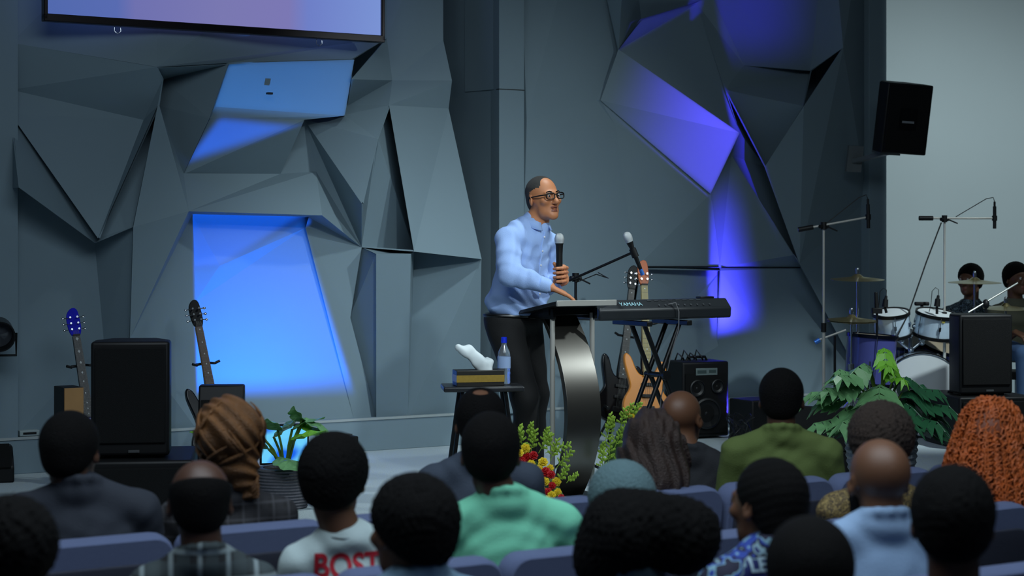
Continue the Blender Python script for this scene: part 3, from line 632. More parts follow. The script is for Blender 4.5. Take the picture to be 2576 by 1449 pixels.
sg = [(1315, 1140, 9.3, -.1, 1, .13), (1335, 1140, 9.3, .2, 1, .12), (1355, 1140, 9.3, .5, .8, .12), (1372, 1140, 9.28, 1, .35, .13), (1345, 1120, 9.3, -.3, 1, .1), (1310, 1110, 9.32, 0, 1, .08), (1385, 1160, 9.25, .3, 1, .12), (1398, 1180, 9.2, .7, .8, .12), (1425, 1215, 9.1, .8, .7, .07), (1330, 1100, 9.3, .2, 1, .08), (1375, 1130, 9.3, .2, .9, .08), (1365, 1120, 9.3, .3, 1, .09), (1405, 1215, 9.1, .5, 1, .1)]
flowers('garland of red and yellow flowers trailing down left of the lectern', [at(1300, 1160, 9.3), at(1345, 1175, 9.25), at(1385, 1215, 9.15), at(1415, 1270, 9.02), at(1425, 1300, 8.98)], bl, sg, 4)
sg = [(1530, 1170, 9.5, .1, 1, .14), (1520, 1120, 9.5, .3, 1, .14), (1545, 1130, 9.5, .4, 1, .13), (1560, 1080, 9.5, .2, 1, .12), (1575, 1060, 9.5, .3, 1, .10), (1540, 1090, 9.5, -.1, 1, .10), (1515, 1190, 9.45, 0, 1, .13), (1560, 1110, 9.5, .5, 1, .13), (1525, 1085, 9.5, .4, .8, .08), (1585, 1050, 9.5, .6, .8, .09), (1510, 1150, 9.5, .2, .9, .08), (1550, 1180, 9.5, .4, 1, .14)]
flowers('bright green sprigs rising at the right side of the lectern', [at(1520, 1200, 9.55), at(1545, 1140, 9.55), at(1570, 1080, 9.55)], [(1520, 1185, 9.45, .02, 0), (1590, 1048, 9.5, .018, 0)], sg, 9)

# ---------------------------------------------------------------- stool with tissue box and bottle
q = at(1213, 968, 9.36)
st = thing('folding_stool', 'small black folding table with splayed legs, left of the speaker', 'table', (q.x, q.y, STG), math.radians(6))
zt_ = q.z - STG
mb = MB(); mb.box((0, 0, zt_ - .014), (.42, .26, .028)); build(mb, 'tabletop', mat('stool_top', (36, 38, 42), .35), st, bevel=.008)
for s in (-1, 1):
    for r in (-1, 1):
        mb = MB(); mb.tube([(s * .11, r * .1, zt_ - .02), (s * .19, r * .14, .0)], .011, 8); build(mb, 'leg', M_blackm, st)
mb = MB(); mb.tube([(-.16, -.12, .2), (-.16, .12, .2)], .007); mb.tube([(.16, -.12, .2), (.16, .12, .2)], .007); build(mb, 'stretcher', M_blackm, st)
q2 = at(1203, 966, 9.32)
tb = thing('tissue_box', 'black and gold tissue box on the small black table', 'tissue box', (q2.x, q2.y, STG + zt_), math.radians(12))
mb = MB(); mb.box((0, 0, .041), (.25, .13, .082)); build(mb, 'carton', mat('box_black', (30, 28, 24), .45), tb, bevel=.003)
mb = MB(); mb.box((0, 0, .04), (.2525, .1325, .036)); build(mb, 'gold_band', mat('box_gold', (170, 140, 62), .4, .3, var=.2, vscale=60), tb)
s = SDF((-.2, -.1, .05), (.16, .1, .26), .004)
s.path([(.03, 0, .07), (.0, 0, .12), (-.06, 0, .18), (-.10, .0, .20)], [.03, .035, .028, .018], .02); s.path([(.05, 0, .07), (.06, .0, .12), (.05, .01, .14)], [.025, .022, .012], .02)
s.disp(lambda x, y, z: .006 * np.sin(60 * x + 30 * z + 40 * y) + .05 * np.maximum(0, np.abs(y) - .02))
s.build('tissue', mat('tissue_white', (225, 235, 238), .8), tb)
q3 = at(1268, 964, 9.40)
bt = thing('water_bottle', 'clear plastic water bottle with a blue cap on the small black table', 'bottle', (q3.x, q3.y, STG + zt_), 0)
m_pet = mat('clear_plastic', (215, 225, 235), .08, trans=.85, alpha=.75)
mb = MB(); mb.lathe([(0, .002), (.03, .002), (.033, .01), (.032, .05), (.034, .06), (.032, .07), (.034, .09), (.034, .14), (.031, .17), (.014, .205), (.0125, .22), (0, .22)], 24); build(mb, 'bottle_body', m_pet, bt)
mb = MB(); mb.lathe([(.0345, .085), (.0347, .145)], 24); build(mb, 'bottle_label', mat('bottle_label', (150, 175, 215), .5), bt)
mb = MB(); mb.lathe([(0, .218), (.0155, .218), (.0155, .245), (.013, .248), (0, .248)], 20); build(mb, 'cap', mat('cap_blue', (20, 50, 220), .4), bt)
# ---------------------------------------------------------------- guitars
def frame_to(base, head, front):
    z = (Vector(head) - Vector(base)).normalized(); y = -(Vector(front) - z * Vector(front).dot(z)).normalized(); x = y.cross(z)
    M = Matrix((x, y, z)).transposed().to_4x4(); M.translation = Vector(base); return M
def smooth_outline(pts, n=6):
    out = []; m = len(pts)
    for i in range(m):
        p0, p1, p2, p3 = [Vector(pts[(i + k - 1) % m]) for k in range(4)]
        for j in range(n):
            t = j / n; out.append(.5 * ((2 * p1) + (-p0 + p2) * t + (2 * p0 - 5 * p1 + 4 * p2 - p3) * t * t + (-p0 + 3 * p1 - 3 * p2 + p3) * t ** 3))
    return [(p.x, p.y) for p in out]
SOLID = [(0, .0), (.10, .008), (.155, .07), (.15, .14), (.112, .2), (.108, .25), (.135, .32), (.13, .385), (.10, .40), (.07, .35), (.035, .31), (-.035, .31), (-.07, .345), (-.105, .43), (-.142, .45), (-.15, .39), (-.122, .27), (-.12, .22), (-.16, .15), (-.165, .08), (-.10, .008)]
def guitar(label, base, head, front, L, mb_, mn, mf, mh, hw=.035, inlay=None, pick=None, strings=4, body=SOLID, cat='guitar', name='electric_guitar', frets=20):
    t = thing(name, label, cat); t.matrix_world = frame_to(base, head, front); k = 1.0
    mb = MB(); mb.prism(smooth_outline(body, 5), .04, lambda x, y, z: (x, y, z)); build(mb, 'body', mb_, t, bevel=.008, seg=3)
    z0, z1 = .33, L - .17
    mb = MB(); mb.prism([(-.028, z0), (.028, z0), (.021, z1), (-.021, z1)], .022, lambda x, y, z: (x, y - .012, z)); build(mb, 'neck', mn, t, bevel=.004)
    fb = MB(); fb.prism([(-.028, z0 - .03), (.028, z0 - .03), (.021, z1), (-.021, z1)], .006, lambda x, y, z: (x, y - .018, z)); f_ = build(fb, 'fretboard', mf, t)
    fr = MB()
    for i in range(frets):
        z = z1 - (z1 - z0 + .03) * (1 - 2 ** (-i / 12)) / (1 - 2 ** (-frets / 12)); w = .021 + (.007) * (z1 - z) / (z1 - z0); fr.box((0, -.0185, z), (2 * w, .0025, .0012))
    build(fr, 'frets', mat('fret_metal', (110, 110, 108), .5, .4), f_)
    if inlay:
        il = MB()
        for i in (1, 3, 5, 7, 9, 12, 15, 17, 19):
            zc = [z1 - (z1 - z0 + .03) * (1 - 2 ** (-(i + d) / 12)) / (1 - 2 ** (-frets / 12)) for d in (0, -1)]; z = sum(zc) / 2
            hh = max(.004, abs(zc[1] - zc[0]) * .28); il = MB(); il.prism([(-hh * .8, z), (0, z - hh), (hh * .8, z), (0, z + hh)] if inlay != 'dot' else [(-.004, z - .004), (.004, z - .004), (.004, z + .004), (-.004, z + .004)], .002, lambda x, y, z: (x, y - .020, z))
            build(il, 'inlay', mat('pearl_inlay', (175, 182, 185), .3), f_)
    hd = [(-.02, z1), (.02, z1), (hw, z1 + .05), (hw * .9, z1 + .15), (hw * .3, z1 + .175), (-hw * .5, z1 + .16), (-hw, z1 + .12), (-hw, z1 + .045)]
    mb = MB(); mb.prism(smooth_outline(hd, 3), .015, lambda x, y, z: (x, y - .014 + (z - z1) * .12, z)); build(mb, 'headstock', mh, t, bevel=.003)
    mb = MB(); mb.box((0, -.02, z1 + .004), (.042, .012, .008)); build(mb, 'nut', M_black if inlay else mat('bone_nut', (215, 210, 190), .5), t)
    for i in range(6 if strings > 4 else 4):
        s = (-1 if i % 2 else 1); zz = z1 + .04 + .036 * (i // 2); mb = MB()
        mb.cyl((s * hw * .55, -.024, zz), (s * hw * .55, -.008, zz), .006, n=10); mb.cyl((s * hw * .8, -.003, zz), (s * (hw + .016), -.003, zz), .003, n=8); mb.ell((s * (hw + .022), -.003, zz), (.009, .004, .008), None, 10, 6)
        build(mb, 'tuning_peg', M_chrome, t)
    mb = MB()
    for i in range(strings):
        x = (i - (strings - 1) / 2) * .05 / strings; mb.tube([(x * 1.1, -.022, .09), (x * .7, -.024, z1 + .03)], .0006, 4)
    build(mb, 'strings', mat('fret_metal', (110, 110, 108), .5, .4), t)
    mb = MB(); mb.box((0, -.008, .085), (.08, .016, .035)); build(mb, 'bridge', M_blackm, t, bevel=.002)
    mb = MB(); mb.box((0, -.008, .17), (.085, .016, .022)); mb.box((0, -.008, .245), (.085, .016, .022)); build(mb, 'pickups', M_black, t, bevel=.003)
    mb = MB()
    for i in range(3): mb.cyl((.095 + .01 * i, -.016, .13 - .035 * i), (.095 + .01 * i, 0, .13 - .035 * i), .009, n=14)
    build(mb, 'knobs', M_blackm, t)
    if pick: mb = MB(); mb.prism(smooth_outline([(.03, .1), (.09, .12), (.1, .2), (.09, .28), (.11, .35), (.06, .33), (.032, .3)], 4), .003, lambda x, y, z: (x, y - .003, z)); build(mb, 'pickguard', pick, t)
    return t
def guitar_stand(label, gobj, base, front, hy):
    """black A-frame stand: feet, post and neck yoke fitted to the guitar leaning in it"""
    M = gobj.matrix_world; L = 0
    t = thing('guitar_stand', label, 'stand', (base.x, base.y, STG)); inv = Vector((base.x, base.y, STG))
    top = M @ Vector((0, .045, hy)); foot = M @ Vector((0, .07, .12)); f3 = Vector(front).normalized(); sd = M.to_3x3() @ Vector((1, 0, 0))
    mb = MB(); mb.tube([foot - inv, (foot + top) / 2 - f3 * .04 - inv, top - inv], .010); build(mb, 'post', M_blackm, t)
    mb = MB()
    for s in (-1, 1): mb.tube([top - inv, top + sd * s * .045 - inv, top + sd * s * .055 + f3 * .055 - inv, top + sd * s * .085 + f3 * .06 + Vector((0, 0, .012)) - inv], .008)
    build(mb, 'neck_yoke', M_black, t)
    for s in (-1, 0, 1):
        e = Vector((foot.x, foot.y, STG + .01)) + sd * s * .2 + (f3 * .18 if s else -f3 * .16)
        mb = MB(); mb.tube([foot - inv, e - inv], .009); build(mb, 'leg', M_blackm, t)
    mb = MB()
    for s in (-1, 1): mb.tube([foot - inv, foot + sd * s * .10 - inv, foot + sd * s * .10 + f3 * .15 - Vector((0, 0, .02)) - inv], .009)
    build(mb, 'body_rest', M_blackm, t)
    return t
FR = Vector((.45, -.89, 0))
M_gblack = mat('guitar_black', (14, 16, 20), .18); M_gblue = mat('guitar_blue', (24, 28, 190), .2, var=.3, vscale=20)
M_rose = mat('rosewood', (66, 42, 30), .5); M_maple = mat('maple', (176, 150, 100), .4); M_ebony = mat('ebony', (24, 26, 28), .4)
b1 = at(243, 1178, 10.28); h1 = at(180, 776, 10.5)
g1 = guitar('electric guitar with a blue headstock and dark neck, standing left of the loudspeaker', b1, h1, FR, (h1 - b1).length, M_gblue, M_ebony, M_ebony, M_gblue, .038, True, None, 6)
guitar_stand('black guitar stand holding the blue-headed guitar', g1, b1, FR, .62)
b2 = at(563, 1155, 10.55); h2 = at(486, 755, 10.8)
g2 = guitar('black electric guitar with a pale-edged rosewood neck, standing right of the loudspeaker', b2, h2, FR, (h2 - b2).length, M_gblack, M_maple, M_rose, M_gblack, .036, 'dot', None, 6)
guitar_stand('black guitar stand holding the black guitar beside the blue-lit wall', g2, b2, FR, .6)
b3 = at(1632, 1062, 11.6); h3 = at(1617, 655, 11.85)
M_nat = mat('natural_amber_wood', (214, 134, 48), .35, var=.18, vscale=6)
g3 = guitar('four-string bass guitar with an amber wood body behind the keyboard stand', b3, h3, Vector((.25, -.97, 0)), (h3 - b3).length, M_nat, M_maple, mat('olive_maple', (148, 136, 84), .45), mat('headstock_amber', (170, 84, 36), .4), .036, 'dot', None, 4, cat='bass guitar', name='bass_guitar')
guitar_stand('black stand holding the amber bass guitar', g3, b3, Vector((.25, -.97, 0)), .66)
b4 = at(1552, 1062, 12.05); h4 = at(1594, 668, 12.3)
g4 = guitar('black electric guitar mostly hidden behind the amber bass', b4, h4, Vector((.25, -.97, 0)), (h4 - b4).length, M_gblack, M_gblack, M_ebony, M_gblack, .034, 'dot', M_gblack, 6)
guitar_stand('black stand holding the half hidden black guitar', g4, b4, Vector((.25, -.97, 0)), .6)

# ---------------------------------------------------------------- keyboard on its double X stand
kz = at(1640, 803, 10.4).z
kp = at(1640, 803, 10.4)
kb = thing('keyboard', 'long black electronic keyboard seen from behind, right of the lectern', 'keyboard', kp, TH)
mb = MB(); pf = [(-.15, .005), (.16, .0), (.16, .045), (.02, .085), (-.10, .122), (-.155, .066)]; hl = .465
n = 6; mb.add([(x, y, z) for x in (-hl, hl) for y, z in pf], [tuple(range(n))[::-1], tuple(range(n, 2 * n))] + [(i, (i + 1) % n, n + (i + 1) % n, n + i) for i in range(n)])
build(mb, 'case', mat('keyboard_black', (30, 34, 38), .42), kb, bevel=.012, seg=3)
mb = MB(); mb.box((0, .10, .062), (hl * 1.86, .11, .012), Matrix.Rotation(-.21, 3, 'X')); ks = build(mb, 'white_keys', mat('key_white', (225, 225, 222), .4), kb)
mb = MB()
for i in range(36):
    if i % 7 in (2, 6): continue
    mb.box((-hl * .92 + (i + .95) * .0235, .075, .078), (.012, .065, .014), Matrix.Rotation(-.21, 3, 'X'))
build(mb, 'black_keys', M_black, kb)
mb = MB(); sl = Matrix.Rotation(math.atan2(.056, .055), 3, 'X')
v, f = text('YAMAHA', .036)
mb.add([Vector((-.238, -.131, .0945)) + sl @ Vector((x * 1.05, y, z)) for x, y, z in v], f); build(mb, 'maker_name', mat('logo_pale', (150, 195, 205), .5), kb)
mb = MB()
rnd = random.Random(2)
for i in range(9): mb.cyl((-.05 + i * .045, -.134, .08), (-.05 + i * .045, -.144, .088), .006, n=10)
for i in range(8): mb.box((-.1 + i * .05, -.112, .112), (.03, .006, .004), sl)
build(mb, 'sockets', mat('socket_grey', (80, 84, 88), .4, .5), kb)
mb = MB(); mb.box((.33, -.07, .124), (.10, .05, .012)); build(mb, 'paddle', M_blackm, kb, bevel=.004)
mb = MB(); mb.tube([(.02, -.135, .09), (.05, -.165, .10), (.065, -.175, .05), (.068, -.17, -.05), (.05, -.12, -.2), (.03, -.05, -.45), (.02, 0, -.9)], .0035, 6); build(mb, 'cable', mat('cable_grey', (110, 110, 112), .5), kb)
ksd = thing('keyboard_stand', 'black double X stand under the keyboard', 'stand', (kp.x, kp.y, STG), TH); hk = kz - STG
for (yy, ox) in ((-.10, .0), (.03, .0)):
    for s in (-1, 1):
        mb = MB(); mb.cyl((s * .13, yy + s * .012, hk - .03), (-s * .27, yy + s * .012, .02), .0145, n=10); build(mb, 'leg', M_blackm, ksd)
mb = MB(); mb.cyl((-.0, -.13, hk * .66), (.0, .06, hk * .66), .016, n=12); mb.cyl((.0, -.15, hk * .66), (0, -.13, hk * .66), .028, n=16); build(mb, 'pivot', M_blackm, ksd)
for s in (-1, 1): mb = MB(); mb.box((s * .14, 0, hk - .018), (.035, .36, .03)); build(mb, 'support_arm', M_blackm, ksd, bevel=.004)
for s in (-1, 1): mb = MB(); mb.box((s * .27, -.035, .015), (.035, .36, .03)); build(mb, 'foot', M_blackm, ksd, bevel=.004)

# ---------------------------------------------------------------- bass amplifier
q = at(1752, 1092, 12.75)
am = thing('guitar_amplifier', 'black bass amplifier with a silver nameplate, right of the keyboard stand', 'amplifier', (q.x, q.y, STG), math.radians(22))
mb = MB(); mb.box((0, 0, .28), (.37, .28, .53)); build(mb, 'cabinet', M_black, am, bevel=.015, seg=3)
mb = MB(); mb.box((0, -.145, .25), (.33, .012, .42)); gr = build(mb, 'grille', M_grille, am)
mb = MB(); mb.box((.0, -.153, .475), (.17, .008, .05)); build(mb, 'nameplate', mat('plate_silver', (120, 136, 136), .4, .3), am, bevel=.003)
mb = MB(); mb.box((-.04, -.158, .475), (.07, .003, .022)); mb.box((.045, -.158, .477), (.055, .003, .02)); build(mb, 'nameplate_marks', mat('plate_mark', (60, 76, 76), .4), am)
for (x, z, r) in ((-.075, .36, .06), (.085, .37, .05), (.0, .18, .11)):
    mb = MB(); mb.lathe([(r, 0), (r, .008), (r * .88, .012), (r * .85, .002), (r * .3, -.01), (0, .0)], 28, (x, -.155, z), rot('X', 90)); build(mb, 'cone', mat('cone_dark', (24, 26, 28), .4), am)
mb = MB(); mb.tube([(-.08, 0, .545), (-.07, 0, .57), (.07, 0, .57), (.08, 0, .545)], .01); build(mb, 'handle', M_blackm, am)
mb = MB()
for i in range(4): mb.tube([(-.16 + .05 * i, .02, .55), (-.15 + .05 * i, .0, .60 + .02 * (i % 2)), (-.12 + .05 * i, -.02, .57), (-.10 + .05 * i, 0, .55)], .006, 6)
o = build(mb, 'coiled_lead', M_black, am)

# ---------------------------------------------------------------- microphone stands
def mic_body(mb_set, p, d, L=.17, ball=None):
    p = Vector(p); d = Vector(d).normalized(); q = d.to_track_quat('Z', 'Y').to_matrix()
    m1 = MB(); m1.lathe([(0, -L), (.009, -L), (.011, -L + .01), (.014, -.03), (.020, 0), (.021, .004)], 16, p, q)
    m2 = MB(); m2.lathe([(.021, .002), (.0255, .02), (.026, .035), (.020, .052), (.01, .06), (0, .062)], 18, p, q)
    return m1, m2
def boom_stand(label, mlabel, base, top, boom_a, boom_b, micdir, kind='pencil', legs=True, wt=True, shiny=True):
    base = Vector(base); base.z = STG
    t = thing('microphone_stand', label, 'microphone stand', base); B = base; R = lambda v: Vector(v) - B
    top = Vector((base.x, base.y, top)); m = M_steel if shiny else M_blackm
    mb = MB(); mb.cyl((0, 0, .10), (0, 0, (top.z - STG) * .55), .011, n=12); mb.cyl((0, 0, (top.z - STG) * .55), R(top), .008, n=12); build(mb, 'pole', m, t)
    mb = MB(); mb.cyl((0, 0, (top.z - STG) * .53), (0, 0, (top.z - STG) * .57), .018, n=14); build(mb, 'height_clutch', M_black, t)
    for k in range(3):
        a = k * 2.094 + .4; mb = MB(); mb.tube([(0, 0, .16), (.3 * math.cos(a), .3 * math.sin(a), .008)], .008); build(mb, 'leg', M_blackm, t)
    d = (Vector(boom_b) - Vector(boom_a)).normalized()
    mb = MB(); mb.cyl(R(boom_a), R(boom_b), .0075, n=10); build(mb, 'boom', m, t)
    mb = MB(); mb.cyl(R(top) + Vector((0, 0, -.02)), R(top) + Vector((0, 0, .03)), .02, n=12); mb.cyl(R(top) + Vector((-.03, -.02, 0)), R(top) + Vector((.03, .02, 0)), .013, n=12); mb.cyl(R(top) + Vector((.02, -.02, 0)), R(top) + Vector((.08, -.06, -.03)), .005, n=8); build(mb, 'boom_clutch', M_black, t)
    if wt: mb = MB(); mb.cyl(R(boom_a), R(Vector(boom_a) + d * .10), .017, n=14); build(mb, 'counterweight', M_black, t)
    mp = Vector(boom_b)
    mt = thing('microphone', mlabel, 'microphone', mp)
    md = Vector(micdir).normalized()
    if kind == 'pencil':
        mb = MB(); mb.cyl(-md * .085, md * .075, .0125, n=14); mb.cyl(-md * .12, -md * .085, .008, n=10); build(mb, 'body', M_black, mt)
        mb = MB(); mb.cyl((0, 0, -.018), (0, 0, .018), .019, n=12); build(mb, 'clip', M_black, mt)
        mb = MB(); c0 = -md * .12; mb.tube([c0, c0 - md * .03 + -d * .01, c0 - md * .02 - d * .06, -d * .28 + Vector((0, 0, .01))], .003, 6); build(mb, 'cable', M_black, mt)
    else:
        m1, m2 = mic_body(None, md * .06, md); build(m1, 'body', M_black, mt); build(m2, 'head_grille', mat('mic_grille', (190, 196, 198), .35, .7, bump=.5, bscale=900), mt)
        mb = MB(); mb.cyl(-md * .03 , md * .02, .02, n=14); build(mb, 'clip', M_black, mt)
        mb = MB(); mb.cyl(-md * .14, -md * .105, .012, .011, 12); build(mb, 'connector', mat('connector_blue', (70, 130, 220), .3, .5), mt)
    return t
boom_stand('tall chrome boom stand in front of the dark wall, left of the drums', 'slim microphone at the end of the left overhead boom', at(2072, 1100, 11.9), at(0, 570, 11.9).z, at(2008, 578, 11.9), at(2184, 546, 11.9), (.02, 0, -1))
boom_stand('tall boom stand in front of the white wall, over the drums', 'slim microphone at the end of the right overhead boom', at(2376, 1100, 12.9), at(0, 552, 12.9).z, at(2312, 549, 12.9), at(2502, 549, 12.9), (.0, 0, -1))
boom_stand('black boom stand behind the lectern', 'silver-headed vocal microphone above the keyboard', at(1448, 1100, 10.25), at(0, 700, 10.25).z, at(1432, 706, 10.22), at(1594, 634, 10.05), (-.35, -.1, .85), 'vocal', shiny=False, wt=False)
mb = MB(); mb.tube([at(2368, 560, 12.9), at(2330, 660, 12.85), at(2285, 790, 12.8), at(2240, 880, 12.7), at(2200, 960, 12.6)], .005, 6)
tag(build(mb, 'cable', M_black), 'straight black cable slanting down from the right boom stand to the drums', 'cable')
mb = MB(); mb.tube([at(1505, 686, 10.3) , at(1530, 700, 10.6), at(1500, 690, 10.5), at(1446, 712, 10.3), at(1452, 760, 10.3), at(1454, 1000, 10.25), Vector((at(1454, 0, 10.25).x, 10.25, STG + .01))], .003, 6)
tag(build(mb, 'cable', M_black), 'thin black cable hanging down the boom stand behind the lectern', 'cable')

# ---------------------------------------------------------------- drum kit
M_shell = mat('drum_shell_pale', (196, 216, 232), .18, .2, var=.08, vscale=60); M_bluesh = mat('drum_shell_blue', (78, 84, 150), .2, .2); M_skin_d = mat('drum_head', (205, 212, 214), .45); M_tan = mat('drum_head_tan', (150, 138, 118), .5)
def drum(name, label, c, r, h, R, ms, mh, group=None, lugs=6, port=False, legs=0):
    t = thing(name, label, 'drum', c); q = R
    mb = MB(); mb.lathe([(r * .96, -h / 2), (r, -h / 2), (r, h / 2), (r * .96, h / 2)], 36, (0, 0, 0), q); build(mb, 'shell', ms, t)
    for s, nm in ((1, 'top_head'), (-1, 'bottom_head')):
        mb = MB(); mb.lathe([(r * .98, s * h / 2 + s * .004), (0, s * (h / 2 + .005))], 36, (0, 0, 0), q); o = build(mb, nm, mh, t)
        mb = MB(); mb.lathe([(r + .002, s * (h / 2 - .012)), (r + .012, s * (h / 2 - .012)), (r + .012, s * (h / 2 + .012)), (r + .004, s * (h / 2 + .012)), (r + .002, s * (h / 2 - .012))], 36, (0, 0, 0), q); build(mb, 'hoop', mat('hoop_dark', (30, 34, 50), .25, .8) if ms != M_shell else M_blackm, t)
    for i in range(lugs):
        a = 2 * math.pi * (i + .5) / lugs; u = Vector((math.cos(a), math.sin(a), 0)); mb = MB()
        mb.cyl(q @ (u * (r + .01) + Vector((0, 0, -h / 2))), q @ (u * (r + .01) + Vector((0, 0, h / 2))), .003, n=8); mb.box(q @ (u * (r + .007)), (.016, .016, .03), q @ rot('Z', math.degrees(a))); build(mb, 'lug', M_chrome, t)
    for i in range(legs):
        a = 2 * math.pi * i / legs + .3; u = Vector((math.cos(a), math.sin(a), 0)); mb = MB(); zb = STG - c.z
        mb.cyl((u.x * (r + .015), u.y * (r + .015), .0), (u.x * (r + .03), u.y * (r + .03), zb), .006, n=8); build(mb, 'leg', M_chrome, t)
    return t
I3 = Matrix.Identity(3)
drum('tom_drum', 'pale sparkle tom with a clip microphone, left one of the pair above the bass drum', at(2243, 815, 12.9), .125, .16, rot('X', 12) @ rot('Y', -6), M_shell, M_skin_d)
drum('tom_drum', 'pale sparkle tom with a yellow badge, right one of the pair', at(2352, 816, 12.9), .14, .16, rot('X', 12) @ rot('Y', 6), M_shell, M_skin_d)
q = at(2361, 807, 12.9); o = q - Vector((0, .146, 0)); mb = MB(); mb.lathe([(0, .003), (.013, .002), (.013, -.004)], 20, (0, 0, 0), rot('X', 78)); t = build(mb, 'badge', mat('badge_yellow', (200, 190, 90), .35, .4)); t.location = o; t.parent = [x for x in scene.objects if x.name.startswith('tom_drum')][-1]; t.location = o - t.parent.location
drum('floor_tom', 'blue-violet floor tom at the left side of the drum kit', at(2190, 905, 12.6), .17, .34, rot('Y', 4), M_bluesh, M_tan, legs=3)
drum('snare_drum', 'blue snare drum with a tan head, half behind the right loudspeaker', at(2362, 886, 13.25), .18, .16, rot('Y', 14) @ rot('X', 24), M_bluesh, M_tan, legs=3)
drum('snare_drum', 'blue drum with a tan head, just right of the floor tom', at(2262, 876, 13.2), .16, .16, rot('X', 24), M_bluesh, M_tan, legs=3)
bd = drum('bass_drum', 'big white-headed bass drum behind the potted plant', at(2318, 1000, 12.85) , .29, .36, Matrix.Rotation(math.radians(-8), 3, 'Z') @ rot('X', 90), M_shell, M_skin_d, lugs=8)
bd.location.z = STG + .305
mb = MB(); mb.lathe([(.12, .0), (0, .001)], 28, (-.10, -.19, -.06), rot('X', 90)); build(mb, 'port_hole', M_black, bd)
mb = MB()
c0 = at(2290, 890, 12.95)
for (a, b_, r) in (((0, 0, -.10), (0, 0, .14), .016), ((-.16, 0, .16), (.16, 0, .16), .013), ((-.12, 0, .12), (-.02, 0, .04), .012), ((.12, 0, .12), (.02, 0, .04), .012), ((-.05, -.03, .16), (-.05, .03, .24), .01), ((.06, -.03, .1), (.06, .03, .22), .01)): mb.cyl(a, b_, r, n=14)
for (x, z) in ((-.14, .16), (.14, .16), (0, .14), (0, .03), (-.07, .09), (.08, .08), (.03, .2), (-.02, .22)): mb.ell((x, -.02, z), (.024, .024, .02), None, 12, 8)
tag(build(mb, 'tom_mount', M_chrome), 'chrome bracket cluster between the two pale toms', 'drum hardware').location = c0
def cymbal(label, c, r, tilt, base_xy=None, hat=False, stand=True, ybase=None):
    t = thing('cymbal_stand', label, 'cymbal', (c.x, c.y, STG)); z = c.z - STG; R = rot('X', tilt[0]) @ rot('Y', tilt[1])
    mb = MB(); mb.lathe([(0, .026), (.015, .025), (r * .18, .012), (r * .22, .005), (r * .6, -.004), (r, -.014), (r, -.016), (r * .6, -.007), (r * .2, .002), (0, .022)], 40, (0, 0, z), R); build(mb, 'cymbal', mat('bronze', (150, 140, 100), .3, .85), t)
    if hat: mb = MB(); mb.lathe([(0, -.05), (r * .2, -.04), (r, -.024), (r, -.022), (r * .2, -.036), (0, -.046)], 40, (0, 0, z), R); build(mb, 'bottom_cymbal', mat('bronze', (150, 140, 100), .3, .85), t)
    mb = MB(); mb.cyl((0, 0, .08), (0, 0, z * .6), .013, n=12); mb.cyl((0, 0, z * .6), (0, 0, z + .05), .008, n=12); mb.cyl((0, 0, z * .58), (0, 0, z * .63), .024, n=12); build(mb, 'pole', M_chrome, t)
    mb = MB(); mb.cyl((0, 0, z + .03), (0, 0, z + .055), .014, n=12); mb.ell((0, 0, z + .06), (.012, .012, .012), None, 10, 6); build(mb, 'wing_nut', M_chrome, t)
    for k in range(3):
        a = k * 2.094 + .9; mb = MB(); mb.tube([(0, 0, .32), (.26 * math.cos(a), .26 * math.sin(a), .01)], .009); build(mb, 'leg', M_chrome, t)
    return t
cymbal('crash cymbal on a chrome stand in front of the dark wall', at(2157, 698, 12.7), .19, (3, 0))
cymbal('hi-hat pair of cymbals low on a chrome stand, under the left crash cymbal', at(2142, 800, 12.45), .17, (3, 1), hat=True)
cymbal('crash cymbal level with the face of the drummer in the patterned shirt', at(2452, 706, 13.0), .19, (2, 0))
cymbal('ride cymbal just above the right loudspeaker, in front of the tan-shirted man', at(2530, 771, 12.95), .16, (4, 0))
def clip_mic(label, p, base):
    t = thing('drum_microphone', label, 'microphone', p); mb = MB(); mb.cyl((0, 0, -.02), (.006, 0, .035), .022, .018, 14); mb.cyl((.006, 0, .035), (.01, 0, .06), .012, .009, 12); build(mb, 'body', M_black, t)
    mb = MB(); mb.tube([(0, 0, -.02), Vector(base) - Vector(p)], .010, 8); build(mb, 'clip', M_black, t)
    mb = MB(); mb.tube([(.01, 0, .06), (.012, 0, .10), (-.01, .0, .115), (-.035, 0, .09), (-.04, .01, 0), (-.045, .05, -.06)], .0025, 6); build(mb, 'cable', M_black, t)
clip_mic('black clip microphone on the left pale tom', at(2226, 765, 12.78), at(2230, 787, 12.78)); clip_mic('black clip microphone on the right pale tom', at(2357, 764, 12.78), at(2357, 790, 12.78))
t = thing('drum_microphone', 'flat black T-shaped microphone between the toms', 'microphone', at(2319, 764, 13.1)); mb = MB(); mb.box((0, 0, 0), (.105, .04, .028)); build(mb, 'body', M_black, t, bevel=.008); mb = MB(); mb.cyl((.0, 0, -.01), (.005, 0, -.11), .012, n=12); mb.cyl((.005, 0, -.11), (.0, 0, STG + .02 - t.location.z), .008, n=10); mb.cyl((0, 0, STG + .02 - t.location.z), (0, 0, STG - t.location.z), .09, n=20); build(mb, 'stand', M_black, t)
q = at(2206, 760, 12.5)
t = thing('microphone_stand', 'short black stand with an upright microphone left of the toms', 'microphone stand', (q.x, q.y, STG)); z = q.z - STG
mb = MB(); mb.cyl((0, 0, .01), (0, 0, z - .06), .009, n=10); build(mb, 'pole', M_blackm, t); mb = MB(); mb.cyl((0, 0, 0), (0, 0, .02), .12, n=24); build(mb, 'base', M_blackm, t)
mb = MB(); mb.cyl((.0, 0, z - .07), (-.008, 0, z + .07), .017, .012, 12); mb.box((0, 0, z - .06), (.07, .04, .04)); build(mb, 'microphone_head', M_black, t, bevel=.004)
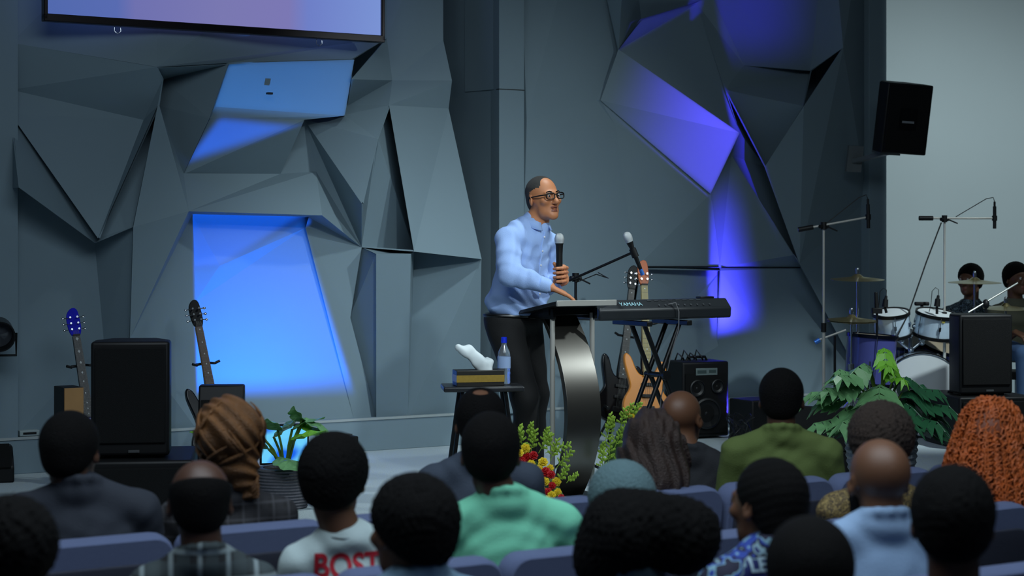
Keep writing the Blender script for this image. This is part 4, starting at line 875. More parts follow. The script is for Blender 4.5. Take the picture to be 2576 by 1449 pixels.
t = thing('microphone_stand', 'white boom arm crossing in front of the drummers above the right loudspeaker', 'microphone stand', (at(2480, 0, 12.7).x, 12.7, STG))
B = t.location; mb = MB(); mb.cyl(at(2436, 786, 12.65) - B, at(2560, 712, 12.8) - B, .0065, n=10); build(mb, 'boom', mat('boom_pale', (190, 195, 190), .3, .6), t)
mb = MB(); mb.cyl((0, 0, .02), at(2480, 768, 12.7) - B, .009, n=10); build(mb, 'pole', M_blackm, t); mb = MB(); mb.ell(at(2480, 765, 12.7) - B, (.025, .025, .035)); build(mb, 'boom_clutch', M_black, t); mb = MB(); mb.cyl((0, 0, 0), (0, 0, .025), .13, n=24); build(mb, 'base', M_blackm, t)
t = thing('microphone_stand', 'low short boom stand with a small silver tip beside the tall left stand', 'microphone stand', (at(2100, 0, 12.2).x, 12.2, STG)); B = t.location
mb = MB(); mb.cyl((0, 0, 0), (0, 0, .02), .12, n=24); build(mb, 'base', M_blackm, t); mb = MB(); mb.cyl((0, 0, .02), at(2100, 845, 12.2) - B, .009, n=10); build(mb, 'pole', M_blackm, t)
mb = MB(); mb.cyl(at(2052, 858, 12.2) - B, at(2128, 830, 12.2) - B, .007, n=10); build(mb, 'boom', M_steel, t); mb = MB(); mb.cyl(at(2050, 862, 12.2) - B, at(2062, 855, 12.2) - B, .016, n=12); build(mb, 'microphone_head', mat('connector_blue', (70, 130, 220), .3, .5), t)
# ---------------------------------------------------------------- cables and small things
rnd = random.Random(8)
for k, (lab, x0, x1, y0) in enumerate((('tangle of thin black cables on the stage right of the amplifier', 1830, 1895, 11.9), ('black cable looped on the stage in front of the amplifier', 1775, 1835, 11.4))):
    pts = []
    for i in range(60 if k == 0 else 26):
        a = i * .62; cx = (x0 + x1) / 2 + math.sin(i * .9) * 10; w = (x1 - x0) / 2 * rnd.uniform(.6, 1); Y = y0 + .25 * math.sin(a) + rnd.uniform(-.08, .08)
        z = STG + .006 + (abs(math.sin(i * .37)) * .22 if k == 0 else 0.004 * (i % 3)); X = Y * (cx + w * math.cos(a) - 1288) / FPX; pts.append((X, Y, z))
    pts[0] = pts[0][:2] + (STG + .006,)
    sm = []
    for i in range(len(pts) - 3):
        p0, p1, p2, p3 = [Vector(pts[i + j]) for j in range(4)]
        for j in range(4):
            u = j / 4; sm.append(.5 * ((2 * p1) + (-p0 + p2) * u + (2 * p0 - 5 * p1 + 4 * p2 - p3) * u * u + (-p0 + 3 * p1 - 3 * p2 + p3) * u ** 3))
    mb = MB(); mb.tube(sm, .004, 6); tag(build(mb, 'cable', M_black), lab, 'cable')
q = at(172, 972, 9.75)
t = thing('wooden_box', 'upright brown wooden box with a dark side, left of the loudspeaker', 'box', (q.x, q.y, STG), math.radians(32)); z = q.z - STG
mb = MB(); mb.box((0, 0, z / 2), (.11, .16, z)); build(mb, 'box_body', M_black, t, bevel=.003); mb = MB(); mb.box((.003, -.083, z / 2), (.105, .008, z * .99)); build(mb, 'front_panel', mat('brown_wood', (165, 125, 78), .55, var=.2, vscale=9), t)
q = W(aof(72, 10.78), 10.80, STG + .215)
t = thing('power_strip', 'pale flat box lying on the wall ledge at far left', 'power strip', q, TH); mb = MB(); mb.box((0, 0, .02), (.12, .09, .035)); build(mb, 'casing', mat('casing_pale', (150, 165, 168), .5), t, bevel=.004); mb = MB(); mb.box((.0, -.047, .02), (.08, .003, .012)); build(mb, 'switch', M_black, t)
q = at(1912, 1035, 12.4)
t = thing('equipment_case', 'small black equipment case behind the olive-shirted man', 'case', (q.x, q.y, STG), TH); mb = MB(); mb.box((0, 0, .155), (.34, .26, .30)); build(mb, 'case_body', M_black, t, bevel=.01); mb = MB(); mb.tube([(-.07, -.14, .22), (-.06, -.17, .22), (.06, -.17, .22), (.07, -.14, .22)], .008); build(mb, 'handle', M_blackm, t)
# ---------------------------------------------------------------- chairs in rows
M_chair = mat('chair_fabric_blue', (94, 106, 142), .9, bump=.6, bscale=500, var=.1, vscale=200); M_chair_shade = mat('chair_back_shade', (40, 44, 60), .8, bump=.3, bscale=300)
def rbox(mb, c, d, r, R=None, n=5):
    """rounded slab: rounded outline in x-z, softened thickness"""
    w, h = d[0] / 2, d[2] / 2; pts = []
    for (sx, sz, a0) in ((1, 1, 0), (-1, 1, 90), (-1, -1, 180), (1, -1, 270)):
        for i in range(n + 1):
            a = math.radians(a0 + 90 * i / n); pts.append((sx * (w - r) + r * math.cos(a), sz * (h - r) + r * math.sin(a)))
    N = len(pts); vs = []
    prof = [(-.5, .86), (-.42, .95), (-.25, 1), (.25, 1), (.42, .95), (.5, .86)]
    for (t, k) in prof:
        for (x, z) in pts:
            q = Vector((x * (1 - (1 - k) * .3), t * d[1], z * (1 - (1 - k) * .22))); vs.append((R @ q if R else q) + Vector(c))
    m = len(prof); mb.add(vs, [(i * N + k, i * N + (k + 1) % N, (i + 1) * N + (k + 1) % N, (i + 1) * N + k) for i in range(m - 1) for k in range(N)] + [tuple(range(N))[::-1], tuple(range((m - 1) * N, m * N))])
def make_chair():
    t = thing('auditorium_chair', 'blue chair', 'chair'); R = rot('X', 6)
    mb = MB(); rbox(mb, (0, 0, .66), (.505, .085, .46), .06, R); build(mb, 'backrest', M_chair, t)
    mb = MB(); rbox(mb, (0, -.048, .63), (.45, .012, .36), .05, R); build(mb, 'back_shade', M_chair_shade, t)  # darker sheet on the rear, painted shade below the lit top edge
    mb = MB(); rbox(mb, (0, .27, .43), (.49, .10, .47), .05, rot('X', 90)); build(mb, 'seat', M_chair, t)
    for s in (-1, 1):
        for y in (.07, .44): mb = MB(); mb.tube([(s * .2, y, .39), (s * .21, y + (.02 if y > .2 else -.04), .006)], .012, 8); build(mb, 'leg', M_blackm, t)
    mb = MB()
    for s in (-1, 1): mb.tube([(s * .22, .0, .62), (s * .22, .03, .39), (s * .21, .45, .385)], .011, 8)
    build(mb, 'frame', M_blackm, t)
    return t
chairs = [(4.38, 1250, 'row1', n) for n in (-3, -2, -1, 0, 1, 2, 3)] + [(5.24, 432, 'row2', n) for n in range(-1, 9)] + [(3.52, 2390, 'row0', n) for n in (-5, -4, -3, -2, -1, 0)] + [(2.64, 1990, 'rowb', n) for n in (-1, 0, 1)]
first = make_chair()
CL = {('row0', -5): 'blue fabric chair under the person in the khaki top', ('row0', -4): 'blue fabric chair under the man in the pale blue shirt, nearest row', ('row0', -3): 'blue fabric chair left of the person with the wide cloud of black hair', ('row0', -2): 'blue fabric chair under the person in the grey-teal top',
 ('row0', -1): 'blue fabric chair under the woman in the printed shirt', ('row0', 0): 'blue fabric chair under the bald bearded man, its top low in the bottom right corner', ('rowb', -1): 'blue fabric chair in the nearest row, left of the small cropped head', ('rowb', 0): 'blue fabric chair under the person with the small cropped head', ('rowb', 1): 'blue fabric chair under the tall person with the large dark head',('row1', -3): 'blue fabric chair in front of the curly-haired man, hidden behind a checked shirt', ('row1', -2): 'blue fabric chair below the man in the checked shirt', ('row1', -1): 'blue fabric chair behind the white lettered T-shirt', ('row1', 0): 'blue fabric chair below the mint polo shirt, rounded corner at its left',
 ('row1', 1): 'blue fabric chair back between the grey-scarfed head and the sleek-haired woman', ('row1', 2): 'blue fabric chair hidden below the small dark head near the bald bearded man', ('row1', 3): 'blue fabric chair below the long orange curls at the right edge',
 ('row2', -1): 'blue fabric chair at far left behind the man in the dark jacket', ('row2', 0): 'blue fabric chair behind the woman with the brown updo, left of the white T-shirt', ('row2', 1): 'blue fabric chair mostly hidden between the white T-shirt and the grey suit',
 ('row2', 2): 'blue fabric chair behind the grey suit, just above the mint shoulder', ('row2', 3): 'blue fabric chair hidden behind the woman in the knitted teal cap', ('row2', 4): 'blue fabric chair back beneath the black-jacketed man with the shaved head', ('row2', 5): 'blue fabric chair back directly behind the olive shirt',
 ('row2', 6): 'blue fabric chair hidden behind the round brown afro', ('row2', 7): 'blue fabric chair back left of the long orange curls', ('row2', 8): 'blue fabric chair behind the orange curls at the far right',
}
for i, (c, pe, rn, n) in enumerate(chairs):
    o = first if i == 0 else copy_tree(first)
    ae = aof(pe, c); a = ae + .26 + n * .52
    o.location = W(a, c, 0); o.rotation_euler = (0, 0, TH + (0.01 if n % 2 else -.01))
    o['label'] = CL.get((rn, n), 'blue fabric chair in the rows nearest the camera, under the dark heads'); o['group'] = 'blue audience chairs in rows'

# ---------------------------------------------------------------- people
SK = {'dark': (74, 48, 36), 'mid': (104, 70, 50), 'light': (150, 106, 76), 'speaker': (192, 126, 86)}
def skinmat(k): return mat('skin_' + k, SK[k], .5, bump=.08, bscale=400)
M_hair = mat('hair_black', (11, 10, 11), .75, spec=.12, bump=.9, bscale=260, var=.3, vscale=60)
M_hairs = mat('hair_black_sleek', (16, 17, 20), .35, bump=.3, bscale=260)
M_lip = mat('lips', (132, 78, 62), .45); M_eye = mat('eye_white', (215, 210, 205), .2); M_iris = mat('iris_brown', (30, 18, 12), .15)
def R3(z=0, x=0, y=0): return np.array(rot('Z', z) @ rot('X', x) @ rot('Y', y))
def head_prims(s, jaw=1.0, face=True, ears=True, mouth=.0):
    s.ell((0, -.014, .028), (.078, .096, .087), k=.02); s.ell((0, .03, -.03), (.060, .064, .082), k=.03); s.ell((0, .04, -.085), (.044 * jaw, .044, .03), k=.03)
    if face:
        s.ell((0, .078, -.100), (.02, .016, .016), k=.02); s.ell((0, .082, .018), (.048, .016, .012), k=.016)
        s.cap((0, .094, .006), (0, .108, -.032), .007, .0125, k=.008); s.ell((.011, .1, -.036), (.008, .009, .007), k=.005); s.ell((-.011, .1, -.036), (.008, .009, .007), k=.005)
        s.ell((.045, .07, -.025), (.018, .02, .016), k=.02); s.ell((-.045, .07, -.025), (.018, .02, .016), k=.02)
        for sx in (-1, 1): s.ell((sx * .031, .098, .004), (.014, .012, .010), k=.006, sub=True); s.ell((sx * .031, .086, .003), (.015, .012, .011), k=.003)
        s.ell((0, .092, -.058), (.022, .010, .0055), k=.004); s.ell((0, .090, -.070 - mouth), (.019, .010, .0065), k=.004)
        if mouth: s.ell((0, .100, -.064 - mouth * .4), (.014, .016, .003 + mouth * .42), k=.003, sub=True)
    if ears:
        for sx in (-1, 1):
            s.ell((sx * .080, -.006, -.012), (.009, .017, .030), R3(sx * -22, 10), k=.006); s.ell((sx * .087, -.006, -.006), (.006, .009, .015), R3(sx * -22, 10), k=.003, sub=True)
def hair_short(s, t=.008, back=-.088, amp=.0, f=300, front=.046):
    s.ell((0, -.016, .028), (.079 + t, .097 + t, .088 + t), k=.02); s.ell((0, -.035, -.03), (.062 + t * .6, .062 + t, .06), k=.03)
    if amp: s.disp(lambda x, y, z: amp * (np.sin(f * x + 2 * np.sin(90 * z)) * np.sin(f * y + 2 * np.sin(80 * x)) * np.sin(f * z + 1.5 * np.sin(70 * y))))
    s.cut(lambda x, y, z: (z + .012 - (.8 * y if True else 0)) / 1.3 + np.minimum(0, .0 * x), .006)
    s.cut(lambda x, y, z: z - back, .006)
def cloth(amp=.004, seed=0):
    return lambda x, y, z: amp * (np.sin(26 * x + 9 * np.sin(11 * z + seed) + seed) * np.sin(19 * z + 6 * np.sin(13 * x + seed * 2)) + .5 * np.sin(60 * z + 25 * np.abs(x) + seed * 3) * np.clip(np.abs(x) * 5, 0, 1))
def add_hand(s, w, d, up, side, curl=.5, k=.006, sc=1.0, thumb=1):
    """w wrist, d finger direction, up back-of-hand normal, side towards the thumb"""
    w, d, up, side = [np.array(v, float) for v in (w, d, up, side)]; d /= np.linalg.norm(d); up = up - d * (up @ d); up /= np.linalg.norm(up); side = np.cross(d, up) * np.sign(np.cross(d, up) @ side)
    palm = w + d * .05 * sc
    for q, l in ((-.026, .0), (-.009, .004), (.009, .004), (.026, .0)): s.cap(w + side * q * .6 * sc, w + d * (.088 + l) * sc + side * q * sc, .014 * sc, .0115 * sc, k=.01)
    for q, L in ((-.028, .056), (-.009, .072), (.010, .078), (.029, .070)):
        a = w + d * .088 * sc + side * q * sc; ang = 0; p = a; r = .0092 * sc
        for j, fr in enumerate((.45, .32, .23)):
            ang += curl * (.6 if j == 0 else 1.0); v = d * math.cos(ang) - up * math.sin(ang); n = p + v * L * fr * sc; s.cap(p, n, r, r * .9, k=.003); p = n; r *= .9
    a = w + d * .022 * sc + side * .026 * sc; b = a + (side * .6 + d * .75 - up * .3 * curl) * .04 * sc * thumb; c = b + (d * .85 + side * .12 - up * .7 * curl) * .032 * sc
    s.cap(a, b, .014 * sc, .011 * sc, k=.008); s.cap(b, c, .0105 * sc, .009 * sc, k=.004)
def mf_face(c):     # lips get their own slot
    return np.where((np.abs(c[:, 0]) < .023) & (c[:, 1] > .088) & (c[:, 2] < -.052) & (c[:, 2] > -.084), 1, 0)
def seated(label, px, ytop, Y, bv=12, hv=0, sw=.155, skin='dark', hair='short', shirt=None, mtrou=None, t=.008, pitch=0, roll=0, mh=None, floor=0.0, zsh=.315, hoff=(0, 0), collar=True, h=.007, face=False, cl=None, smesh=None, bulk=1.0, curl_amp=0.0, name='person', nof=False, seat=.55, sleeves=True, cut_z=None):
    zt = ZC - (ytop - HZ) * Y / FPX - floor; az = math.degrees(math.atan((px - 1288) / FPX)); brz = -az + bv; X = Y * (px - 1288) / FPX
    rv = Matrix.Rotation(math.radians(brz), 3, 'Z')
    root = thing(name, label, 'person', (X, Y, floor), math.radians(brz)); th = t if hair not in ('bald',) else 0.0
    hz = zt - .114 - th; zs = zt - th - zsh; Rh = R3(hv - bv, pitch, roll); ho = np.array([hoff[0], hoff[1], hz])
    nb = ho * [1, 1, 0] * .3 + np.array([0, -.03, zs + .03])
    sm = skinmat(skin)
    # body: head, neck, arms and hands in one skin
    s = SDF((-.34, -.22, seat - .05), (.34, .50, zt + .01), h); s.frame(Rh, ho); head_prims(s); s.frame()
    nk = ho + Rh @ np.array([0, -.03, -.07]); s.cap(nk, nb, .054, .058, k=.025); s.cap(nb, (0, .0, zs - .16), .052, .055, k=.02)
    for sx in (-1, 1):
        sh, el, wr = (sx * (sw + .01), -.01, zs - .03), (sx * (sw + .045), .05, zs - .30), (sx * .11, .28, seat + .17)
        s.path([(sx * .05, -.005, zs - .07), sh, el, wr], [.042, .036, .034, .026], .01); add_hand(s, wr, (-sx * .35, .9, -.25), (0, .2, 1), (-sx, .3, 0), .45)
    fv = face
    def bm(c):
        if not fv: return np.zeros(len(c))
        return mf_face((c - ho) @ Rh)
    body = s.build('body', [sm, M_lip], root, bm)
    # hair
    lo = np.array([-.14, -.17, -.14]) - t * 1.4; hi = np.array([.14, .14, .15]) + t * 1.4
    mh = mh or M_hair; hs = None
    def HS(lo, hi, hh): 
        q = SDF(ho + np.array(lo), ho + np.array(hi), hh); q.frame(Rh, ho); return q
    if hair == 'short': hs = HS(lo, hi, .0045); hair_short(hs, t, amp=curl_amp)
    elif hair == 'fringe':
        hs = HS(lo, hi, .0045); hair_short(hs, .004); hs.cut(lambda x, y, z: .05 - z - .35 * y + .0 * x, .012)
    elif hair == 'spot':
        hs = HS(lo, hi, .0045); hair_short(hs, t); hs.ell((0, -.045, .125), (.034, .042, .03), k=.01, sub=True)
    elif hair == 'afro':
        hs = HS(lo, hi, .005); hs.ell((0, -.02, .03), (.079 + t, .092 + t, .082 + t), k=.02); hs.disp(lambda x, y, z: .006 * np.sin(230 * x + 2 * np.sin(70 * z)) * np.sin(210 * y + 2 * np.sin(60 * x)) * np.sin(220 * z)); hs.cut(lambda x, y, z: z + .05 - 1.0 * y, .02)
    elif hair == 'sleek':
        hs = HS(lo - .03, hi + .03, .005); hs.ell((0, -.018, .025), (.085, .106, .098), k=.02); hs.ell((0, -.05, -.05), (.07, .062, .075), k=.04); hs.ell((0, -.09, -.075), (.05, .05, .045), k=.03)
        hs.disp(lambda x, y, z: .0007 * np.sin(260 * (z + .4 * y) + 3 * np.sin(20 * x))); hs.cut(lambda x, y, z: (z + .03 - .95 * y) / 1.3, .01)
    elif hair == 'long':
        hs = HS((-.22, -.22, -.36), (.22, .16, .16), .006); hs.ell((0, -.018, .028), (.098, .115, .108), k=.02)
        hs.path([(0, -.06, 0), (.0, -.07, -.12), (.0, -.065, -.24)], [.10, .118, .095], .04); hs.ell((.08, -.02, -.10), (.055, .07, .12), k=.04); hs.ell((-.08, -.02, -.10), (.055, .07, .12), k=.04)
        hs.disp(lambda x, y, z: .006 * np.sin(95 * x + 2.2 * np.sin(16 * z) + 40 * y) + .004 * np.sin(170 * x + 3 * np.sin(22 * z + 1))); hs.cut(lambda x, y, z: .07 - y + .7 * np.maximum(0, z), .02)
    elif hair == 'puff':
        hs = HS((-.20, -.18, -.17), (.33, .16, .16), .0055); hs.ell((-.01, -.02, .015), (.098, .115, .108), k=.03); hs.ell((-.05, .0, -.05), (.075, .085, .08), k=.04); hs.ell((.135, -.02, .005), (.10, .085, .095), k=.05); hs.ell((.06, -.02, .04), (.08, .08, .07), k=.04)
        hs.disp(lambda x, y, z: .0055 * np.sin(210 * x + 2 * np.sin(70 * z)) * np.sin(190 * y + 2 * np.sin(60 * x)) * np.sin(200 * z)); hs.cut(lambda x, y, z: .08 - y + 1.2 * np.maximum(0, z), .02)
    if hs is not None: hs.build('hair', mh, root)
    # shirt
    msh = shirt or mat('shirt_dark', (30, 32, 40), .85, bump=.3, bscale=300)
    s = SDF((-.36, -.26, seat - .06), (.36, .40, zs + .16), h); b = bulk
    s.ell((0, -.0, zs - .14), (sw * .98 * b, .118 * b, .19), k=.02); s.ell((0, .01, zs - .36), (.165 * b, .125 * b, .26), k=.05); s.ell((0, .02, seat + .08), (.165 * b, .13, .13), k=.05)
    for sx in (-1, 1):
        s.cap((sx * .02, -.025, zs + .03), (sx * sw, -.01, zs - .035), .058, .056, k=.03)
        if sleeves: s.path([(sx * sw, -.01, zs - .035), (sx * (sw + .045), .05, zs - .30)], [.06 * b, .052], .02)
        if sleeves == 2: s.cap((sx * (sw + .045), .05, zs - .30), (sx * .12, .27, seat + .18), .05, .037, k=.02)
    if collar:
        for i in range(12):
            a0, a1 = 2 * math.pi * i / 12, 2 * math.pi * (i + 1) / 12; f_ = lambda a: (nb[0] + .062 * math.sin(a), nb[1] + .006 + .062 * math.cos(a), nb[2] + .028 - .022 * math.cos(a)); s.cap(f_(a0), f_(a1), .0125, .0125, k=.012)
    s.ell((nb[0] * .8, nb[1] + .004, zs + .035), (.079, .073, .055), k=.02)
    s.disp(cloth(.002, px * .37)); so_ = s.build('shirt', msh, root)
    # trousers and shoes
    mt = mtrou or mat('trousers_dark', (28, 30, 38), .85, bump=.2, bscale=300)
    s = SDF((-.24, -.2, .03), (.24, .62, seat + .14), .011); s.ell((0, .0, seat + .03), (.165, .14, .10), k=.03)
    for sx in (-1, 1): s.path([(sx * .085, .02, seat + .03), (sx * .10, .42, seat + .02), (sx * .10, .43, .08)], [.082, .062, .046], .02)
    s.build('trousers', mt, root)
    mb = MB()
    for sx in (-1, 1): mb.ell((sx * .1, .48, .045), (.045, .12, .042), None, 14, 8)
    build(mb, 'shoes', M_black, root)
    return root, ho, Rh, so_, zs, nb
def on_surface(obj, pts, d=.0025, dirn=(0, 1, 0)):
    me = obj.data; bv = BVHTree.FromPolygons([v.co for v in me.vertices], [tuple(p.vertices) for p in me.polygons]); out = []
    for p in pts:
        h = bv.ray_cast(Vector(p), Vector(dirn)); out.append((h[0] + Vector(dirn) * -d) if h[0] else Vector(p) + Vector(dirn) * .3)
    return out
def subdiv_text(body, size, sq=1.0):
    import bmesh
    v, f = text(body, size, 0.0, size * .028); me = bpy.data.meshes.new('x'); me.from_pydata(v, [], f); bm = bmesh.new(); bm.from_mesh(me)
    bmesh.ops.triangulate(bm, faces=bm.faces[:]); bmesh.ops.subdivide_edges(bm, edges=[e for e in bm.edges if e.calc_length() > .02], cuts=2, use_grid_fill=False)
    v = [x.co.copy() for x in bm.verts]; f = [tuple(q.index for q in p.verts) for p in bm.faces]; bm.free(); bpy.data.meshes.remove(me); return v, f
C = lambda r, g, b_, n, **k: mat(n, (r, g, b_), .85, bump=.3, bscale=300, **k)
rY = rowY
# nearest rows
seated('dark-haired person at the bottom left corner in a khaki top', 48, 1238, rY(48, 3.7), 18, 12, .16, 'dark', 'afro', C(128, 124, 84, 'khaki_cloth'), t=.018, zsh=.25, hoff=(-.02, .01))
seated('man with short wavy black hair and a pale blue shirt, bottom centre left', 1034, 1188, rY(1034, 3.7), 32, 38, .16, 'mid', 'short', C(118, 150, 176, 'shirt_pale_blue'), t=.020, curl_amp=.0045, zsh=.27)
seated('person with a wide cloud of black hair and a grey-teal top, bottom centre', 1570, 1222, rY(1570, 3.6), 15, 10, .16, 'dark', 'puff', C(70, 96, 110, 'top_grey_teal'), t=.012, zsh=.26, hoff=(-.0, 0))
r14 = seated('woman with sleek black hair and a blue printed shirt, her face turned left', 1922, 1148, rY(1922, 3.7), 40, 48, .15, 'mid', 'sleek', blotch('printed_shirt', [(20, 32, 96), (130, 160, 175), (14, 16, 40), (30, 60, 150), (120, 160, 180), (20, 22, 50)], 16), t=.012, zsh=.27, hoff=(0.02, .01))
seated('person with a small dark close-cropped head at the bottom edge, right of the printed shirt', 2036, 1296, rY(2036, 2.85), 10, 6, .15, 'dark', 'short', C(22, 22, 30, 'top_black'), t=.012, zsh=.32)
r16 = seated('bald man with a black beard and a light blue shirt, bottom right', 2210, 1104, rY(2210, 3.7), 22, 24, .165, 'mid', 'bald', C(142, 170, 205, 'shirt_light_blue'), t=.0, zsh=.265, hoff=(.0, .0))
seated('tall person with a large dark head nearest the camera at bottom right', 2396, 1168, rY(2396, 2.85), 8, 4, .165, 'dark', 'short', C(96, 118, 150, 'shirt_dusty_blue'), t=.012, curl_amp=.003, zsh=.36)
# middle row
r4 = seated('balding man in a black and white checked shirt, lower left', 512, 1150, rY(512, 4.55), 2, 3, .14, 'dark', 'fringe', plaid('plaid_black_white', (22, 26, 30), (58, 70, 74), (150, 165, 170), .075), zsh=.30, hoff=(-.01, 0), bulk=.95)
r5 = seated('young man in a white T-shirt with red letters and a silver chain', 872, 1084, rY(838, 4.66), 10, -14, .135, 'mid', 'short', C(196, 214, 216, 'tshirt_white'), t=.022, curl_amp=.003, zsh=.315, hoff=(-.035, .0), collar=False, bulk=.95)
r8 = seated('man in a mint green polo shirt at centre, seen from behind', 1272, 1034, rY(1230, 4.58), 10, 0, .165, 'dark', 'short', C(120, 206, 172, 'polo_mint'), t=.010, zsh=.29, hoff=(-.045, .0), roll=0)
r12 = seated('woman in a knitted teal grey cap beside the lectern base', 1560, 1160, rY(1560, 4.58), 8, 18, .15, 'dark', 'cap', C(34, 44, 74, 'top_navy'), t=.014, zsh=.30, hoff=(0, 0))
seated('person with a round brown afro behind the bald bearded man', 2217, 1004, rY(2217, 4.58), 8, 0, .155, 'dark', 'afro', blotch('blouse_gold_pattern', [(110, 92, 52), (52, 44, 38), (150, 128, 78), (80, 66, 44)], 60), t=.034, mh=mat('hair_brown_afro', (46, 32, 24), .8, bump=1.0, bscale=220, var=.4, vscale=50), zsh=.31)
r19 = seated('woman with long orange curls at the right edge', 2492, 1000, rY(2492, 4.58), 8, 0, .15, 'mid', 'none', C(26, 24, 30, 'top_black2'), t=.012, zsh=.33)
# farther row
seated('man with short black hair and a dark jacket, left of the loudspeaker', 204, 1032, rY(178, 5.45), 0, -22, .18, 'dark', 'short', C(34, 40, 52, 'jacket_dark_navy'), t=.010, zsh=.27, bulk=1.08, hoff=(-.03, 0))
r3 = seated('woman with a brown and copper updo and a dark checked jacket', 572, 1000, rY(572, 5.45), 6, 10, .165, 'mid', 'none', plaid('plaid_dark', (18, 18, 22), (34, 34, 40), (66, 66, 72), .05), t=.012, zsh=.34, bulk=1.02)
seated('man in a grey suit with a thinning crown, in front of the mint polo', 1208, 974, rY(1208, 5.45), 4, 2, .165, 'mid', 'spot', C(52, 62, 78, 'suit_grey'), t=.010, zsh=.285, bulk=1.0)
seated('woman with long dark brown hair, right of the lectern', 1640, 1022, rY(1640, 5.4), 8, 6, .15, 'mid', 'long', C(30, 30, 36, 'top_charcoal'), t=.026, mh=mat('hair_dark_brown', (48, 32, 26), .5, bump=.8, bscale=200, var=.4, vscale=25), zsh=.33)
seated('man with a shaved head and a black jacket, beside the brown-haired woman', 1752, 984, rY(1718, 6.0), -14, -24, .165, 'mid', 'bald', C(26, 28, 34, 'jacket_black'), t=.0, zsh=.30, hoff=(-.06, 0))
seated('man in an olive green shirt with cropped black hair', 1966, 925, rY(1966, 5.45), 4, -3, .175, 'dark', 'short', C(84, 100, 48, 'shirt_olive'), t=.008, zsh=.29, hoff=(.0, 0))
# drummers face the hall
jeans = C(70, 100, 140, 'jeans_blue')
for (lb, px, yt, Y, bv, hv, shirt, sk, hr) in (('drummer in a grey patterned open shirt sitting behind the cymbals', 2440, 662, 13.75, 168, 152, blotch('shirt_patterned_grey', [(34, 44, 52), (110, 132, 142), (60, 76, 84), (20, 26, 32), (120, 140, 150)], 38), 'mid', 'short'),
    ('man in a tan shirt and blue jeans sitting at the right edge by the drums', 2558, 658, 13.5, 200, 215, C(112, 112, 92, 'shirt_tan'), 'mid', 'short')):
    r = seated(lb, px, yt, Y, bv, hv, .165, sk, hr, shirt, jeans, t=.016, floor=STG, h=.008, face=True, zsh=.34, curl_amp=.003, seat=.55)
    root, ho, Rh = r[0], r[1], r[2]
    for sx in (-1, 1):
        e = MB(); c = ho + Rh @ np.array([sx * .031, .093, .004]); e.ell(c, (.0105, .0105, .0105), None, 12, 8); e.cur = 1; c2 = ho + Rh @ np.array([sx * .031, .1005, .004]); e.ell(c2, (.005, .004, .005), None, 10, 6); build(e, 'eye', [M_eye, M_iris], root)
    t = thing('drum_stool', 'round black stool under the ' + ('patterned-shirted drummer' if px < 2500 else 'tan-shirted man'), 'stool', (root.location.x, root.location.y, STG)); mb = MB(); mb.lathe([(0, .36), (.15, .36), (.165, .38), (.16, .42), (0, .43)], 28); build(mb, 'cushion', M_black, t)
    mb = MB(); mb.cyl((0, 0, .1), (0, 0, .36), .018); build(mb, 'post', M_chrome, t)
    for k in range(3): mb = MB(); a = k * 2.094; mb.tube([(0, 0, .2), (.2 * math.cos(a), .2 * math.sin(a), .01)], .01); build(mb, 'leg', M_chrome, t)
# inner black shirt of the drummer is part of his look
# ---- extras on people
def letters(r, body, size, dx, dz, mm, sx=1.0):
    root, ho, Rh, so_, zs, nb = r; v, f = subdiv_text(body, size); pts = [(x * sx + dx, -.5, zs + dz + y) for x, y, z in v]; out = on_surface(so_, pts, .003); return build_l(out, f, mm, root)
def build_l(v, f, mm, root):
    o = newobj('lettering', v, f, mm, root); return o
letters(r5, 'BOSTON', .095, .05, -.035, mat('letter_red', (190, 30, 50), .7), .82)
root, ho, Rh, so_, zs, nb = r5
mb = MB(); ring = [(nb[0] + .070 * math.sin(a), nb[1] + .004 + .070 * math.cos(a), nb[2] + .026 - .030 * math.cos(a) * -1 * .4) for a in [2 * math.pi * i / 30 for i in range(30)]]
mb.tube(ring, .0032, 6, True); build(mb, 'silver_chain', M_chrome, root)
letters(r14, 'LEAR', .05, -.05, .015, mat('letter_pale', (165, 190, 205), .7))
root, ho, Rh, so_, zs, nb = r16     # beard
s = SDF(ho + np.array([-.12, -.08, -.17]), ho + np.array([.12, .15, .05]), .0045); s.frame(Rh, ho); s.ell((0, .035, -.055), (.066, .072, .068), k=.02); s.ell((0, .055, -.10), (.05, .05, .045), k=.02); s.cut(lambda x, y, z: -.012 - z - .5 * np.maximum(0, y - .05), .01); s.cut(lambda x, y, z: y - .0 + .0 * x, .01)
s.disp(lambda x, y, z: .002 * np.sin(260 * x) * np.sin(260 * y) * np.sin(240 * z)); s.build('beard', M_hair, root)
# knitted cap
root, ho, Rh, so_, zs, nb = r12
s = SDF(ho + np.array([-.15, -.19, -.16]), ho + np.array([.15, .15, .17]), .005); s.frame(Rh, ho); s.ell((0, -.02, .024), (.105, .122, .112), k=.02); s.ell((.01, -.07, -.03), (.088, .075, .075), k=.04); s.disp(lambda x, y, z: .0014 * np.sin(420 * z + 120 * y) * np.sin(420 * x + 60 * z)); s.cut(lambda x, y, z: (z + .07 - .7 * y) / 1.2, .012)
s.build('knitted_cap', mat('knit_teal', (86, 112, 118), .95, bump=.8, bscale=150, var=.1, vscale=60), root)
s = SDF(ho + np.array([-.2, -.2, -.34]), ho + np.array([.2, .16, -.06]), .006); s.frame(np.eye(3), ho); s.ell((0, -.03, -.22), (.15, .12, .075), k=.04); s.ell((0, -.03, -.15), (.095, .095, .06), k=.04); s.disp(lambda x, y, z: .006 * np.sin(70 * z + 20 * x)); s.build('scarf', mat('scarf_dark', (58, 80, 88), .9, bump=.4, bscale=200), root)
